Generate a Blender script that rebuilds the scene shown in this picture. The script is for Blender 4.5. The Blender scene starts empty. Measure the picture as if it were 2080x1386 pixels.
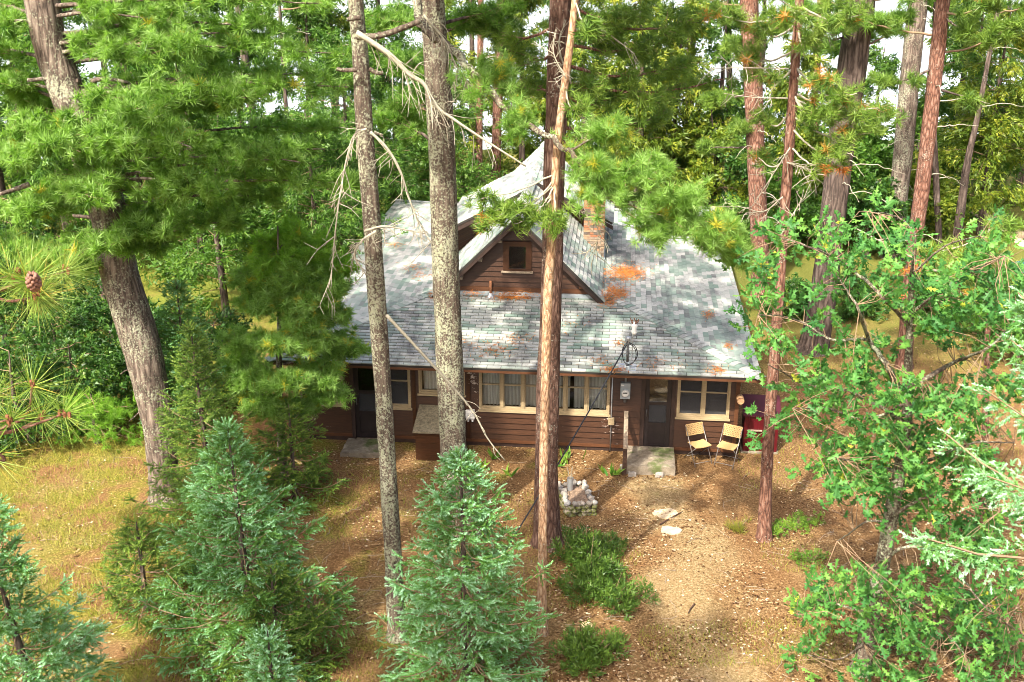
import bpy, math, numpy as np
from mathutils import Matrix, Vector
R = math.radians
scene = bpy.context.scene
col = scene.collection

# ------------------------------------------------------------------ camera, sky, sun, exposure
PITCH, CAMZ, FPX = R(20.5), 12.1, 2320.0
cam = bpy.data.cameras.new('camera'); cam.sensor_width = 36.0; cam.lens = FPX / 2080 * 36
cam.clip_start = 0.05; cam.clip_end = 6000
camo = bpy.data.objects.new('camera', cam); col.objects.link(camo)
camo.location = (0, 0, CAMZ); camo.rotation_euler = (R(90) - PITCH, 0, 0)
scene.camera = camo
SUN_EL, SUN_AZ = R(50), math.atan2(-0.53, -0.85)      # the sun stands behind the camera, to its left
sun_dir = Vector((math.cos(SUN_EL) * math.sin(SUN_AZ), math.cos(SUN_EL) * math.cos(SUN_AZ), math.sin(SUN_EL)))
world = bpy.data.worlds.new('World'); scene.world = world; world.use_nodes = True
wn = world.node_tree; wn.nodes.clear()
sky = wn.nodes.new('ShaderNodeTexSky'); sky.sky_type = 'NISHITA'; sky.sun_disc = False
sky.sun_elevation = SUN_EL; sky.sun_rotation = SUN_AZ
sky.air_density = 0.8; sky.dust_density = 8.0; sky.ozone_density = 0.4
bg = wn.nodes.new('ShaderNodeBackground'); bg.inputs[1].default_value = 0.15
wo = wn.nodes.new('ShaderNodeOutputWorld')
wn.links.new(sky.outputs[0], bg.inputs[0]); wn.links.new(bg.outputs[0], wo.inputs[0])
sl = bpy.data.lights.new('sun', 'SUN'); sl.energy = 3.8; sl.angle = R(1.2); sl.color = (1.0, 0.92, 0.78)
so = bpy.data.objects.new('sun', sl); col.objects.link(so)
so.rotation_euler = (-sun_dir).to_track_quat('-Z', 'Y').to_euler(); so.location = (-20, -30, 40)
vs = scene.view_settings
vs.view_transform = 'Standard'; vs.look = 'None'; vs.gamma = 1.0; vs.use_curve_mapping = False; vs.exposure = 1.65
scene.cycles.filter_width = 0.9; scene.cycles.max_bounces = 6; scene.cycles.diffuse_bounces = 3; scene.cycles.transparent_max_bounces = 8

# ------------------------------------------------------------------ where a sight line meets the place
cF = np.array([0, math.cos(PITCH), -math.sin(PITCH)]); cU = np.array([0, math.sin(PITCH), math.cos(PITCH)])
CAM = np.array([0, 0, CAMZ])
def ray(x, y): return cF + np.array([1., 0, 0]) * (x - 1040) / FPX - cU * (y - 693) / FPX
def gnd(x, y, z=0.0):
    d = ray(x, y); return CAM + d * (z - CAMZ) / d[2]
def at(x, y, Y):
    d = ray(x, y); return CAM + d * Y / d[1]
def ppm(p): return FPX / ((np.asarray(p) - CAM) @ cF)

# ------------------------------------------------------------------ mesh helpers
def mesh(name, V, T, mat, tone=None, smooth=False):
    V = np.asarray(V, np.float32).reshape(-1, 3); T = np.asarray(T, np.int32).reshape(-1, 3)
    m = bpy.data.meshes.new(name)
    m.vertices.add(len(V)); m.vertices.foreach_set('co', V.ravel())
    m.loops.add(len(T) * 3); m.loops.foreach_set('vertex_index', T.ravel())
    m.polygons.add(len(T)); m.polygons.foreach_set('loop_start', np.arange(0, len(T) * 3, 3, dtype=np.int32))
    m.update(calc_edges=True)
    m.polygons.foreach_set('use_smooth', np.full(len(T), bool(smooth)))
    if tone is not None:
        a = m.attributes.new('tone', 'FLOAT', 'POINT'); a.data.foreach_set('value', np.asarray(tone, np.float32))
    m.materials.append(mat); m.validate()
    return m
class MB:
    def __init__(s): s.V = []; s.T = []; s.C = []; s.n = 0
    def add(s, V, T, tone=0.5):
        V = np.asarray(V, float).reshape(-1, 3); T = np.asarray(T, int).reshape(-1, 3)
        s.V.append(V); s.T.append(T + s.n); s.n += len(V)
        s.C.append(np.broadcast_to(np.asarray(tone, float), (len(V),)))
        return s
    def box(s, x0, x1, y0, y1, z0, z1, tone=0.5):
        V = np.array([(x, y, z) for x in (x0, x1) for y in (y0, y1) for z in (z0, z1)])
        return s.add(V, BOXT, tone)
    def mesh(s, name, mat, smooth=False):
        return mesh(name, np.concatenate(s.V), np.concatenate(s.T), mat, np.concatenate(s.C), smooth)
BOXT = np.array([(0,1,3),(0,3,2),(4,6,7),(4,7,5),(0,4,5),(0,5,1),(2,3,7),(2,7,6),(0,2,6),(0,6,4),(1,5,7),(1,7,3)])
def obj(name, me, parent=None, loc=None, label=None, cat=None, group=None, kind=None):
    o = bpy.data.objects.new(name, me); col.objects.link(o)
    if parent is not None: o.parent = parent
    if loc is not None: o.location = loc
    tag(o, label, cat, group, kind); return o
def tag(o, label=None, cat=None, group=None, kind=None):
    for k, v in (('label', label), ('category', cat), ('group', group), ('kind', kind)):
        if v: o[k] = v
    return o
def thing(name, label, cat, loc=(0, 0, 0), rz=0.0, group=None):
    o = bpy.data.objects.new(name, None); col.objects.link(o); o.empty_display_size = 0.2
    o.location = loc; o.rotation_euler = (0, 0, rz); return tag(o, label, cat, group)
def box(name, parent, b, mat, tone=0.5, **kw):
    return obj(name, MB().box(*b, tone).mesh(name, mat), parent, **kw)
def prism(poly, d):
    """a flat polygon (n,3) given thickness by the vector d"""
    P = np.asarray(poly, float); n = len(P); V = np.concatenate([P, P + np.asarray(d, float)]); T = []
    for i in range(1, n - 1): T += [(0, i, i + 1), (n, n + i + 1, n + i)]
    for i in range(n):
        j = (i + 1) % n; T += [(i, n + i, n + j), (i, n + j, j)]
    return V, T
def frame_of(d):
    d = d / (np.linalg.norm(d) + 1e-9); a = np.array([0, 0, 1.]) if abs(d[2]) < .9 else np.array([1., 0, 0])
    x = np.cross(a, d); x /= np.linalg.norm(x); return x, np.cross(d, x), d
def tube(P, r, n=8, cap=True):
    P = np.asarray(P, float); m = len(P); r = np.broadcast_to(np.asarray(r, float), (m,))
    t = np.gradient(P, axis=0); t /= np.linalg.norm(t, axis=1)[:, None] + 1e-9
    x, y, _ = frame_of(t[0]); V = []; a = np.arange(n) * 2 * math.pi / n
    for i in range(m):
        x = x - t[i] * (x @ t[i]); x /= np.linalg.norm(x) + 1e-9; y = np.cross(t[i], x)
        V.append(P[i] + r[i] * (np.cos(a)[:, None] * x + np.sin(a)[:, None] * y))
    V = np.concatenate(V); T = []
    i, j = np.meshgrid(np.arange(m - 1), np.arange(n), indexing='ij'); i = i.ravel(); j = j.ravel(); k = (j + 1) % n
    A, B, C_, D = i * n + j, i * n + k, (i + 1) * n + k, (i + 1) * n + j
    T = np.concatenate([np.stack([A, B, C_], 1), np.stack([A, C_, D], 1)])
    if cap:
        V = np.concatenate([V, P[:1], P[-1:]]); c0, c1 = m * n, m * n + 1; q = np.arange(n); q1 = (q + 1) % n
        T = np.concatenate([T, np.stack([np.full(n, c0), q1, q], 1), np.stack([np.full(n, c1), (m - 1) * n + q, (m - 1) * n + q1], 1)])
    return V, T
def catmull(P, k=8):
    P = np.asarray(P, float); Q = np.concatenate([[2 * P[0] - P[1]], P, [2 * P[-1] - P[-2]]]); o = []
    for i in range(len(P) - 1):
        a, b, c, d = Q[i:i + 4]
        for t in np.linspace(0, 1, k, endpoint=False):
            o.append(.5 * (2 * b + (c - a) * t + (2 * a - 5 * b + 4 * c - d) * t * t + (3 * b - a - 3 * c + d) * t ** 3))
    o.append(P[-1]); return np.array(o)
def vnoise(p, seed=0):
    p = np.asarray(p, float); i = np.floor(p).astype(np.int64); f = p - i; f = f * f * (3 - 2 * f); o = 0
    for dx in (0, 1):
        for dy in (0, 1):
            for dz in (0, 1):
                h = (i[:, 0] + dx) * 374761393 + (i[:, 1] + dy) * 668265263 + (i[:, 2] + dz) * 2147483647 + seed * 974711
                h = (h ^ (h >> 13)) * 1274126177; h = ((h ^ (h >> 16)) & 0xffff) / 65535.0
                o = o + h * (f[:, 0] if dx else 1 - f[:, 0]) * (f[:, 1] if dy else 1 - f[:, 1]) * (f[:, 2] if dz else 1 - f[:, 2])
    return o

# ------------------------------------------------------------------ materials
class NT:
    def __init__(s, name):
        s.m = bpy.data.materials.new(name); s.m.use_nodes = True; s.t = s.m.node_tree; s.t.nodes.clear()
        s.o = s.n('ShaderNodeOutputMaterial')
    def n(s, typ, **kw):
        x = s.t.nodes.new(typ)
        for k, v in kw.items(): setattr(x, k, v)
        return x
    def set(s, node, i, v):
        if v is None: return
        if hasattr(v, 'links') or isinstance(v, bpy.types.NodeSocket): s.t.links.new(v, node.inputs[i])
        else:
            if isinstance(v, tuple) and len(v) == 3 and node.inputs[i].type == 'RGBA': v = v + (1,)
            node.inputs[i].default_value = v
    def coord(s, which='Object', scale=(1, 1, 1)):
        c = s.n('ShaderNodeNewGeometry').outputs['Position'] if which == 'World' else s.n('ShaderNodeTexCoord').outputs[which]
        mp = s.n('ShaderNodeMapping'); s.t.links.new(c, mp.inputs[0]); mp.inputs['Scale'].default_value = scale
        return mp.outputs[0]
    def noise(s, vec, scale=5, detail=4, rough=.6, dist=0):
        x = s.n('ShaderNodeTexNoise'); s.set(x, 'Vector', vec); x.inputs['Scale'].default_value = scale
        x.inputs['Detail'].default_value = detail; x.inputs['Roughness'].default_value = rough; x.inputs['Distortion'].default_value = dist
        return x.outputs[0]
    def voro(s, vec, scale=5, feature='F1', out=0):
        x = s.n('ShaderNodeTexVoronoi', feature=feature); s.set(x, 'Vector', vec); x.inputs['Scale'].default_value = scale
        return x.outputs[out]
    def ramp(s, fac, stops, interp='LINEAR'):
        x = s.n('ShaderNodeValToRGB'); s.t.links.new(fac, x.inputs[0]); e = x.color_ramp.elements; x.color_ramp.interpolation = interp
        while len(e) < len(stops): e.new(.5)
        for el, (p, c) in zip(e, stops):
            el.position = p; el.color = (c, c, c, 1) if isinstance(c, (int, float)) else tuple(c) + (1,)
        return x.outputs[0]
    def mix(s, f, a, b, mode='MIX'):
        x = s.n('ShaderNodeMix', data_type='RGBA', blend_type=mode)
        s.set(x, 0, f); s.set(x, 6, a); s.set(x, 7, b); return x.outputs[2]
    def math(s, op, a, b=0.0):
        x = s.n('ShaderNodeMath', operation=op); s.set(x, 0, a); s.set(x, 1, b); return x.outputs[0]
    def attr(s, name='tone'):
        return s.n('ShaderNodeAttribute', attribute_name=name).outputs['Fac']
    def bump(s, h, strength=.5, dist=.02):
        x = s.n('ShaderNodeBump'); s.set(x, 'Height', h); x.inputs['Strength'].default_value = strength; x.inputs['Distance'].default_value = dist
        return x.outputs[0]
    def principled(s, color, rough=.7, normal=None, metal=0.0, spec=.4):
        x = s.n('ShaderNodeBsdfPrincipled'); s.set(x, 'Base Color', color); s.set(x, 'Roughness', rough); s.set(x, 'Metallic', metal)
        x.inputs['Specular IOR Level'].default_value = spec
        if normal is not None: s.t.links.new(normal, x.inputs['Normal'])
        return x.outputs[0]
    def out(s, sh): s.t.links.new(sh, s.o.inputs[0]); return s.m

def foliage_mat(name, stops, trans=.35, rough=.45, spec=.35):
    t = NT(name); c = t.ramp(t.attr(), stops)
    p = t.principled(c, rough, spec=spec); tr = t.n('ShaderNodeBsdfTranslucent')
    c2 = t.mix(1.0, c, (1.0, 1.15, .45), 'MULTIPLY'); t.t.links.new(c2, tr.inputs[0])
    mx = t.n('ShaderNodeMixShader'); mx.inputs[0].default_value = trans
    t.t.links.new(p, mx.inputs[1]); t.t.links.new(tr.outputs[0], mx.inputs[2]); return t.out(mx.outputs[0])
def bark_mat(name, deep, mid, high, lichen, lich_amt, sx=9., sz=1.6, fine=60.):
    t = NT(name); v = t.coord('Object', (1, 1, sz / sx)); v2 = t.coord('Object')
    pl = t.voro(v, sx, 'DISTANCE_TO_EDGE'); n1 = t.noise(v, sx * 2.5, 6, .7, .6); n2 = t.noise(v2, fine, 3, .6)
    h = t.math('ADD', t.math('MULTIPLY', pl, .8), t.math('MULTIPLY', n1, .75))
    c = t.ramp(h, [(.34, deep), (.50, mid), (.72, high)])
    c = t.mix(t.math('MULTIPLY', n2, .5), c, t.mix(.5, c, high), 'MIX')
    big = t.noise(v2, 1.3, 3, .6); lf = t.math('ADD', t.noise(v2, 26, 5, .72), t.math('MULTIPLY', big, .55))
    lm = t.ramp(lf, [(1.02 - lich_amt, 0.), (1.08 - lich_amt, 1.)])
    c = t.mix(t.math('MULTIPLY', lm, .68), c, t.mix(t.noise(v2, 9, 3), lichen, (.52, .54, .44)))
    hh = t.math('ADD', h, t.math('MULTIPLY', lm, .12))
    return t.out(t.principled(c, .9, t.bump(hh, 1.0, .05), spec=.15))
def plain(name, c, rough=.6, metal=0., var=.25, scale=8., spec=.4, bump=.0):
    t = NT(name); v = t.coord('Object'); n = t.noise(v, scale, 5, .65)
    cc = t.mix(t.ramp(n, [(.3, 0.), (.7, 1.)]), tuple(x * (1 - var) for x in c), tuple(min(1, x * (1 + var)) for x in c))
    return t.out(t.principled(cc, rough, t.bump(n, bump, .01) if bump else None, metal, spec))
def paint_board(name, base, light, wear, amt):
    t = NT(name); v = t.coord('Object', (1, 1, 1)); vs_ = t.coord('Object', (.7, 8, 8)); tone = t.attr()
    g = t.noise(vs_, 7, 5, .7); c = t.mix(t.ramp(g, [(.3, 0.), (.75, 1.)]), base, light)
    c = t.mix(t.math('MULTIPLY', tone, .45), c, t.mix(.5, c, (.02, .012, .008)))
    w = t.math('MULTIPLY', t.noise(t.coord('Object', (1, 1, 2.2)), 5.5, 6, .75), t.noise(v, .9, 2, .5))
    wm = t.ramp(w, [(amt, 0.), (amt + .012, 1.)])
    c = t.mix(wm, c, wear)
    return t.out(t.principled(c, t.mix(wm, (.45,) * 3, (.9,) * 3), t.bump(g, .25, .004), spec=.35))
M = {}
M['white_pine'] = foliage_mat('white_pine_needles', [(0, (.07, .17, .022)), (.45, (.175, .32, .048)), (.9, (.30, .47, .14)), (1, (.46, .42, .05))], .5, .45, .4)
M['white_pine_yellow'] = foliage_mat('young_pine_needles', [(0, (.09, .22, .02)), (.5, (.19, .37, .035)), (.9, (.28, .47, .08)), (1, (.42, .44, .05))], .5)
M['red_pine'] = foliage_mat('red_pine_needles', [(0, (.06, .13, .02)), (.5, (.13, .225, .03)), (.93, (.22, .32, .06)), (1, (.42, .20, .04))], .35)
M['near_pine'] = foliage_mat('near_pine_needles', [(0, (.10, .20, .03)), (.6, (.20, .30, .05)), (.92, (.28, .34, .08)), (1, (.45, .30, .06))], .3)
M['dead_needles'] = foliage_mat('dead_needles', [(0, (.30, .085, .012)), (1, (.55, .22, .05))], .2)
M['blue_spruce'] = foliage_mat('blue_spruce_needles', [(0, (.05, .125, .012)), (.38, (.115, .25, .045)), (.7, (.18, .40, .17)), (1, (.37, .60, .42))], .28)
M['green_spruce'] = foliage_mat('green_spruce_needles', [(0, (.05, .11, .02)), (.5, (.12, .21, .03)), (1, (.24, .34, .06))], .25)
M['dark_conifer'] = foliage_mat('dark_conifer_sprays', [(0, (.03, .085, .012)), (.5, (.075, .17, .024)), (1, (.17, .29, .045))], .4)
M['cedar'] = foliage_mat('cedar_sprays', [(0, (.05, .10, .012)), (.5, (.14, .21, .022)), (1, (.32, .34, .04))], .4)
M['broadleaf'] = foliage_mat('broad_leaves', [(0, (.035, .10, .015)), (.6, (.085, .20, .025)), (1, (.20, .32, .05))], .4)
M['understorey'] = foliage_mat('understorey_leaves', [(0, (.015, .05, .010)), (.6, (.045, .12, .018)), (1, (.13, .22, .035))], .35)
M['oak'] = foliage_mat('oak_leaves', [(0, (.03, .12, .03)), (.55, (.075, .22, .045)), (.85, (.15, .32, .055)), (1, (.42, .44, .05))], .4, .5, .3)
M['juniper'] = foliage_mat('juniper_sprays', [(0, (.03, .075, .012)), (1, (.10, .18, .025))], .2)
M['grass'] = foliage_mat('grass_blades', [(0, (.10, .15, .02)), (.5, (.22, .24, .03)), (1, (.38, .33, .07))], .35)
M['herb'] = foliage_mat('herb_leaves', [(0, (.05, .15, .02)), (1, (.20, .33, .04))], .35)
M['litter'] = foliage_mat('dead_leaves', [(0, (.05, .022, .010)), (.45, (.20, .11, .05)), (.8, (.40, .29, .17)), (1, (.58, .49, .36))], .1, .8, .1)
M['bark_lichen'] = bark_mat('bark_lichen', (.045, .033, .027), (.105, .078, .060), (.18, .145, .115), (.27, .30, .15), .25)
M['bark_pine'] = bark_mat('bark_white_pine', (.028, .02, .017), (.12, .088, .072), (.24, .195, .16), (.32, .35, .20), .20)
M['bark_red'] = bark_mat('bark_red_pine', (.040, .017, .012), (.17, .075, .05), (.30, .19, .145), (.36, .32, .26), .14, 13., 3.5)
M['bark_tan'] = bark_mat('bark_tan_pine', (.14, .065, .032), (.40, .235, .135), (.60, .45, .31), (.45, .41, .31), .16, 16., 5.)
M['bark_brown'] = bark_mat('bark_brown_pine', (.030, .014, .010), (.105, .055, .040), (.21, .14, .11), (.28, .24, .19), .14, 13., 3.5)
M['bark_dark'] = bark_mat('bark_dark_furrowed', (.022, .016, .014), (.085, .062, .052), (.17, .135, .115), (.3, .32, .24), .10, 7.5, 1.2)
M['twig'] = plain('dead_twig', (.29, .27, .21), .9, var=.3, scale=20, spec=.1)
M['twig_live'] = plain('live_twig', (.20, .14, .09), .9, var=.3, scale=20, spec=.1)
# roof shingles: three-tab asphalt in white, grey-green and dark blends, stained by age
t = NT('roof_shingle'); tone = t.attr(); wv = t.coord('World')
c = t.ramp(tone, [(0, (.45, .45, .42)), (.22, (.38, .395, .365)), (.42, (.27, .32, .28)), (.62, (.155, .23, .185)), (.8, (.31, .32, .30)), (.92, (.16, .18, .165)), (1, (.11, .115, .11))])
gr = t.noise(wv, 140, 3, .8); st = t.noise(t.coord('World', (1.5, .55, 1)), .95, 6, .68, .3); st2 = t.noise(wv, 6., 5, .75)
c = t.mix(t.ramp(gr, [(.35, .55), (.62, 0.)]), c, (.15, .17, .165))
c = t.mix(t.math('MULTIPLY', t.ramp(t.math('ADD', st, t.math('MULTIPLY', st2, .35)), [(.66, 0.), (.86, 1.)]), .8), c, (.075, .072, .08))
c = t.mix(t.math('MULTIPLY', t.ramp(t.noise(wv, 2.1, 4, .6), [(.6, 0.), (.72, 1.)]), .12), c, (.62, .63, .60))
M['shingle'] = t.out(t.principled(c, .85, t.bump(gr, .5, .006), spec=.25))
M['deck'] = plain('roof_underlay', (.035, .032, .03), .9, spec=.1)
M['siding'] = paint_board('brown_siding', (.032, .012, .005), (.072, .029, .012), (.42, .35, .30), .40)
M['gable_siding'] = paint_board('gable_siding', (.030, .011, .005), (.062, .024, .010), (.30, .19, .11), .47)
M['brown_trim'] = paint_board('brown_trim', (.07, .027, .012), (.13, .055, .026), (.42, .30, .22), .45)
M['dark_trim'] = plain('dark_brown_trim', (.035, .020, .016), .55, var=.4)
M['cream'] = paint_board('cream_window_paint', (.30, .23, .13), (.43, .34, .21), (.25, .18, .11), .46)
M['screen_door'] = plain('dark_door_paint', (.020, .014, .014), .45, var=.4, scale=4)
M['interior'] = plain('dark_room', (.022, .018, .016), .9)
M['concrete'] = None
t = NT('glass_pane'); g = t.n('ShaderNodeBsdfGlossy'); g.inputs['Roughness'].default_value = .04
tr = t.n('ShaderNodeBsdfTransparent'); tr.inputs[0].default_value = (.86, .87, .86, 1)
fr = t.n('ShaderNodeFresnel'); fr.inputs[0].default_value = 1.5; mx = t.n('ShaderNodeMixShader')
t.t.links.new(t.math('ADD', fr.outputs[0], .03), mx.inputs[0]); t.t.links.new(tr.outputs[0], mx.inputs[1]); t.t.links.new(g.outputs[0], mx.inputs[2])
M['glass'] = t.out(mx.outputs[0])
t = NT('insect_screen'); tr = t.n('ShaderNodeBsdfTransparent'); tr.inputs[0].default_value = (.42, .42, .42, 1)
df = t.n('ShaderNodeBsdfDiffuse'); df.inputs[0].default_value = (.09, .09, .095, 1); mx = t.n('ShaderNodeMixShader'); mx.inputs[0].default_value = .45
t.t.links.new(tr.outputs[0], mx.inputs[1]); t.t.links.new(df.outputs[0], mx.inputs[2]); M['screen'] = t.out(mx.outputs[0])
t = NT('curtain_cloth'); w = t.n('ShaderNodeTexWave'); w.inputs['Scale'].default_value = 4; w.inputs['Distortion'].default_value = 4
t.t.links.new(t.coord('Object', (1, 1, .15)), w.inputs[0])
M['curtain'] = t.out(t.principled(t.ramp(w.outputs[1], [(0, (.55, .54, .50)), (1, (.80, .79, .75))]), .9, spec=.1))
t = NT('chimney_brick'); tone = t.attr(); n = t.noise(t.coord('World'), 30, 4, .7)
c = t.ramp(tone, [(0, (.30, .12, .06)), (.35, (.42, .20, .10)), (.6, (.34, .24, .16)), (.85, (.24, .19, .15)), (1, (.12, .10, .085))])
c = t.mix(t.ramp(n, [(.4, 0.), (.75, .6)]), c, (.10, .085, .07)); M['brick'] = t.out(t.principled(c, .9, t.bump(n, .5, .01), spec=.2))
M['mortar'] = plain('mortar', (.42, .38, .32), .95, var=.3, scale=20, spec=.1)
t = NT('weathered_concrete'); v = t.coord('Object'); a = t.noise(v, 5, 6, .7); b = t.noise(v, 1.6, 4, .6)
c = t.ramp(a, [(.3, (.10, .08, .06)), (.55, (.22, .185, .14)), (.75, (.34, .30, .235))])
c = t.mix(t.ramp(b, [(.52, 0.), (.62, .8)]), c, (.06, .09, .02)); M['concrete'] = t.out(t.principled(c, .95, t.bump(a, .7, .02), spec=.15))
t = NT('field_stone'); tone = t.attr(); a = t.noise(t.coord('World'), 22, 5, .7); c = t.ramp(tone, [(0, (.20, .19, .19)), (.4, (.36, .32, .27)), (.75, (.50, .44, .38)), (1, (.58, .56, .53))])
c = t.mix(t.ramp(a, [(.35, 0.), (.7, .6)]), c, (.15, .14, .12)); M['stone'] = t.out(t.principled(c, .9, t.bump(a, .5, .01), spec=.2))
t = NT('mossy_stone'); tone = t.attr(); a = t.noise(t.coord('World'), 18, 5, .7); c = t.ramp(tone, [(0, (.13, .12, .09)), (.5, (.24, .22, .15)), (1, (.38, .33, .26))])
c = t.mix(t.ramp(a, [(.42, 0.), (.58, .85)]), c, (.16, .19, .03)); M['mossy'] = t.out(t.principled(c, .95, t.bump(a, .6, .012), spec=.15))
M['soil'] = plain('planter_soil', (.20, .14, .10), .95, var=.5, scale=25, spec=.1, bump=.6)
M['galv'] = plain('galvanised_steel', (.42, .44, .46), .42, .7, .15, 15)
M['meter_grey'] = plain('meter_box_paint', (.30, .34, .37), .5, .2, .12)
M['white_plastic'] = plain('white_plastic', (.68, .68, .66), .4, 0, .08)
M['black_rubber'] = plain('black_cable', (.02, .02, .022), .45, 0, .2)
M['dark_metal'] = plain('dark_metal', (.10, .10, .10), .4, .6, .3)
M['chair_metal'] = plain('chair_metal', (.22, .20, .19), .45, .6, .25, 20)
M['wicker'] = plain('tan_woven_seat', (.42, .28, .125), .7, 0, .2, 60, .3, .4)
M['red_paint'] = plain('dark_red_paint', (.065, .003, .006), .4, 0, .3, 4)
M['red_lid'] = plain('faded_red_lid', (.055, .007, .014), .5, 0, .3, 3)
M['old_wood'] = plain('weathered_wood', (.24, .19, .14), .9, 0, .45, 14, .15, .5)
M['dark_wood'] = plain('dark_wood', (.07, .042, .03), .85, 0, .45, 14, .15, .4)
M['log_end'] = plain('log_end', (.36, .22, .12), .9, 0, .3, 20, .15)
M['cut_wood'] = plain('fresh_cut_wood', (.62, .47, .28), .85, 0, .25, 18, .15)
M['card'] = plain('cardboard', (.50, .33, .18), .9, 0, .1, 5, .1)
M['rust'] = plain('rusty_iron', (.18, .075, .035), .85, .2, .4, 25)
M['blue_car'] = plain('blue_car_paint', (.015, .10, .26), .25, .3, .05)
M['tire'] = plain('tyre_rubber', (.02, .02, .02), .85)
M['hatch_roof'] = plain('mossy_roll_roofing', (.15, .13, .09), .95, 0, .5, 16, .1, .6)
M['cone'] = plain('pine_cone_scales', (.20, .10, .07), .8, 0, .35, 40)
M['pale_stone'] = plain('pale_flat_stone', (.40, .32, .22), .9, 0, .35, 9, .15, .5)
M['firewood'] = plain('split_firewood', (.19, .105, .06), .9, 0, .5, 9, .1, .6)
M['path'] = plain('sandy_path', (.50, .37, .24), .95, 0, .15, 3, .1)

# ------------------------------------------------------------------ the setting: ground and lake
t = NT('forest_floor'); v = t.coord('World')
big = t.noise(v, .16, 4, .6, .3); mid = t.noise(v, .9, 5, .65, .4); fine = t.noise(v, 24, 7, .85); needle = t.noise(t.coord('World', (1, 1, 1)), 75, 4, .8)
c = t.ramp(fine, [(.36, (.028, .014, .006)), (.46, (.105, .058, .023)), (.55, (.225, .135, .060)), (.66, (.47, .35, .21))])
c = t.mix(t.ramp(mid, [(.35, .55), (.62, 0.)]), c, t.ramp(needle, [(.36, (.040, .018, .008)), (.56, (.17, .085, .034)), (.7, (.34, .21, .10))]))
sp = t.n('ShaderNodeSeparateXYZ'); t.t.links.new(v, sp.inputs[0])
# moss and thin grass to the left of the yard, in the lower yard, and as lawn beyond the cabin
lm = t.math('ADD', t.math('MULTIPLY', sp.outputs[0], -.055), t.math('MULTIPLY', t.math('SUBTRACT', mid, .5), 3.2))
moss = t.ramp(lm, [(.18, 0.), (.62, 1.)])
c = t.mix(t.math('MULTIPLY', moss, .85), c, t.ramp(fine, [(.36, (.028, .034, .005)), (.5, (.115, .115, .014)), (.66, (.31, .27, .06))]))
yd = t.math('MULTIPLY', t.ramp(sp.outputs[1], [(0., 0.), (1., 1.)]), 1.0)
far = t.ramp(t.math('ADD', t.math('MULTIPLY', sp.outputs[1], .02), t.math('MULTIPLY', t.math('SUBTRACT', mid, .5), .25)), [(.56, 0.), (.72, 1.)])
c = t.mix(t.math('MULTIPLY', far, .7), c, t.ramp(t.math('ADD', t.math('MULTIPLY', fine, .6), t.math('MULTIPLY', big, .4)), [(.3, (.035, .07, .008)), (.5, (.09, .13, .02)), (.65, (.25, .22, .04))]))
# thin, paler turf in the open yard
yt = t.ramp(t.math('ADD', t.math('MULTIPLY', t.noise(v, .55, 4, .6), 1.0), t.math('MULTIPLY', sp.outputs[1], -.018)), [(.12, 0.), (.34, 1.)])
c = t.mix(t.math('MULTIPLY', yt, .55), c, t.ramp(fine, [(.36, (.07, .05, .018)), (.5, (.19, .14, .06)), (.66, (.44, .35, .21))]))
wr = t.ramp(t.math('ADD', t.attr(), t.math('MULTIPLY', t.math('SUBTRACT', mid, .5), .9)), [(.35, 0.), (.75, 1.)])
c = t.mix(t.math('MULTIPLY', wr, .5), c, t.ramp(fine, [(.36, (.11, .08, .035)), (.5, (.26, .20, .10)), (.66, (.50, .42, .27))]))  # straw path tint, doubling as sunlight painted on the yard
h = t.math('ADD', t.math('MULTIPLY', fine, .6), t.math('MULTIPLY', needle, .4))
M['ground'] = t.out(t.principled(c, .95, t.bump(h, .8, .03), spec=.1))
SHORE = 62.0
def ground_z(x, y):
    n = vnoise(np.stack([x * .22, y * .22, x * 0], 1), 3) - .5; n2 = vnoise(np.stack([x * .9, y * .9, x * 0], 1), 5) - .5
    z = .16 * n + .045 * n2
    house = np.clip(np.minimum.reduce([(y - 18) / 4, (40 - y) / 2, (x + 9) / 3, (7.5 - x) / 2]), 0, 1)
    z = z * (1 - .85 * house) - .03 * house
    s = SHORE + 3 * np.sin(x * .05); d = np.clip((y - s) / 6, 0, 1); z = z - 2.2 * d * d * (3 - 2 * d)
    e = np.clip((y - 420) / 60, 0, 1); return z + e * (3 + 12 * vnoise(np.stack([x * .01, y * .01, x * 0], 1), 9)) * np.clip((y - 420) / 900, .1, 1.5)
gx = np.unique(np.concatenate([np.linspace(-8, 9, 58), np.linspace(-2500, -60, 22), np.linspace(-60, 60, 101), np.linspace(60, 2500, 22)]))
gy = np.unique(np.concatenate([np.linspace(13.9, 26.1, 42), np.linspace(-300, -4, 12), np.linspace(-4, 75, 81), np.linspace(75, 420, 16), np.linspace(420, 3500, 20)]))
X, Y = np.meshgrid(gx, gy, indexing='ij'); Z = ground_z(X.ravel(), Y.ravel())
ny = len(gy); i, j = np.meshgrid(np.arange(len(gx) - 1), np.arange(ny - 1), indexing='ij'); a = (i * ny + j).ravel()
T = np.concatenate([np.stack([a, a + ny, a + ny + 1], 1), np.stack([a, a + ny + 1, a + 1], 1)])
wl = np.array([gnd(1325, 985), gnd(1370, 1060), gnd(1440, 1120), gnd(1370, 1180), gnd(1400, 1260), gnd(1450, 1330), gnd(1500, 1450)])[:, :2]; G2 = np.stack([X.ravel(), Y.ravel()], 1); sun_path = np.zeros(len(G2))  # mask of the pale path and the painted sun streak
for a_, b_ in zip(wl[:-1], wl[1:]):
    f_ = np.clip(((G2 - a_) @ (b_ - a_)) / ((b_ - a_) @ (b_ - a_)), 0, 1); d_ = np.linalg.norm(G2 - a_ - f_[:, None] * (b_ - a_), axis=1); sun_path = np.maximum(sun_path, np.exp(-(d_ / .75) ** 2))
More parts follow.
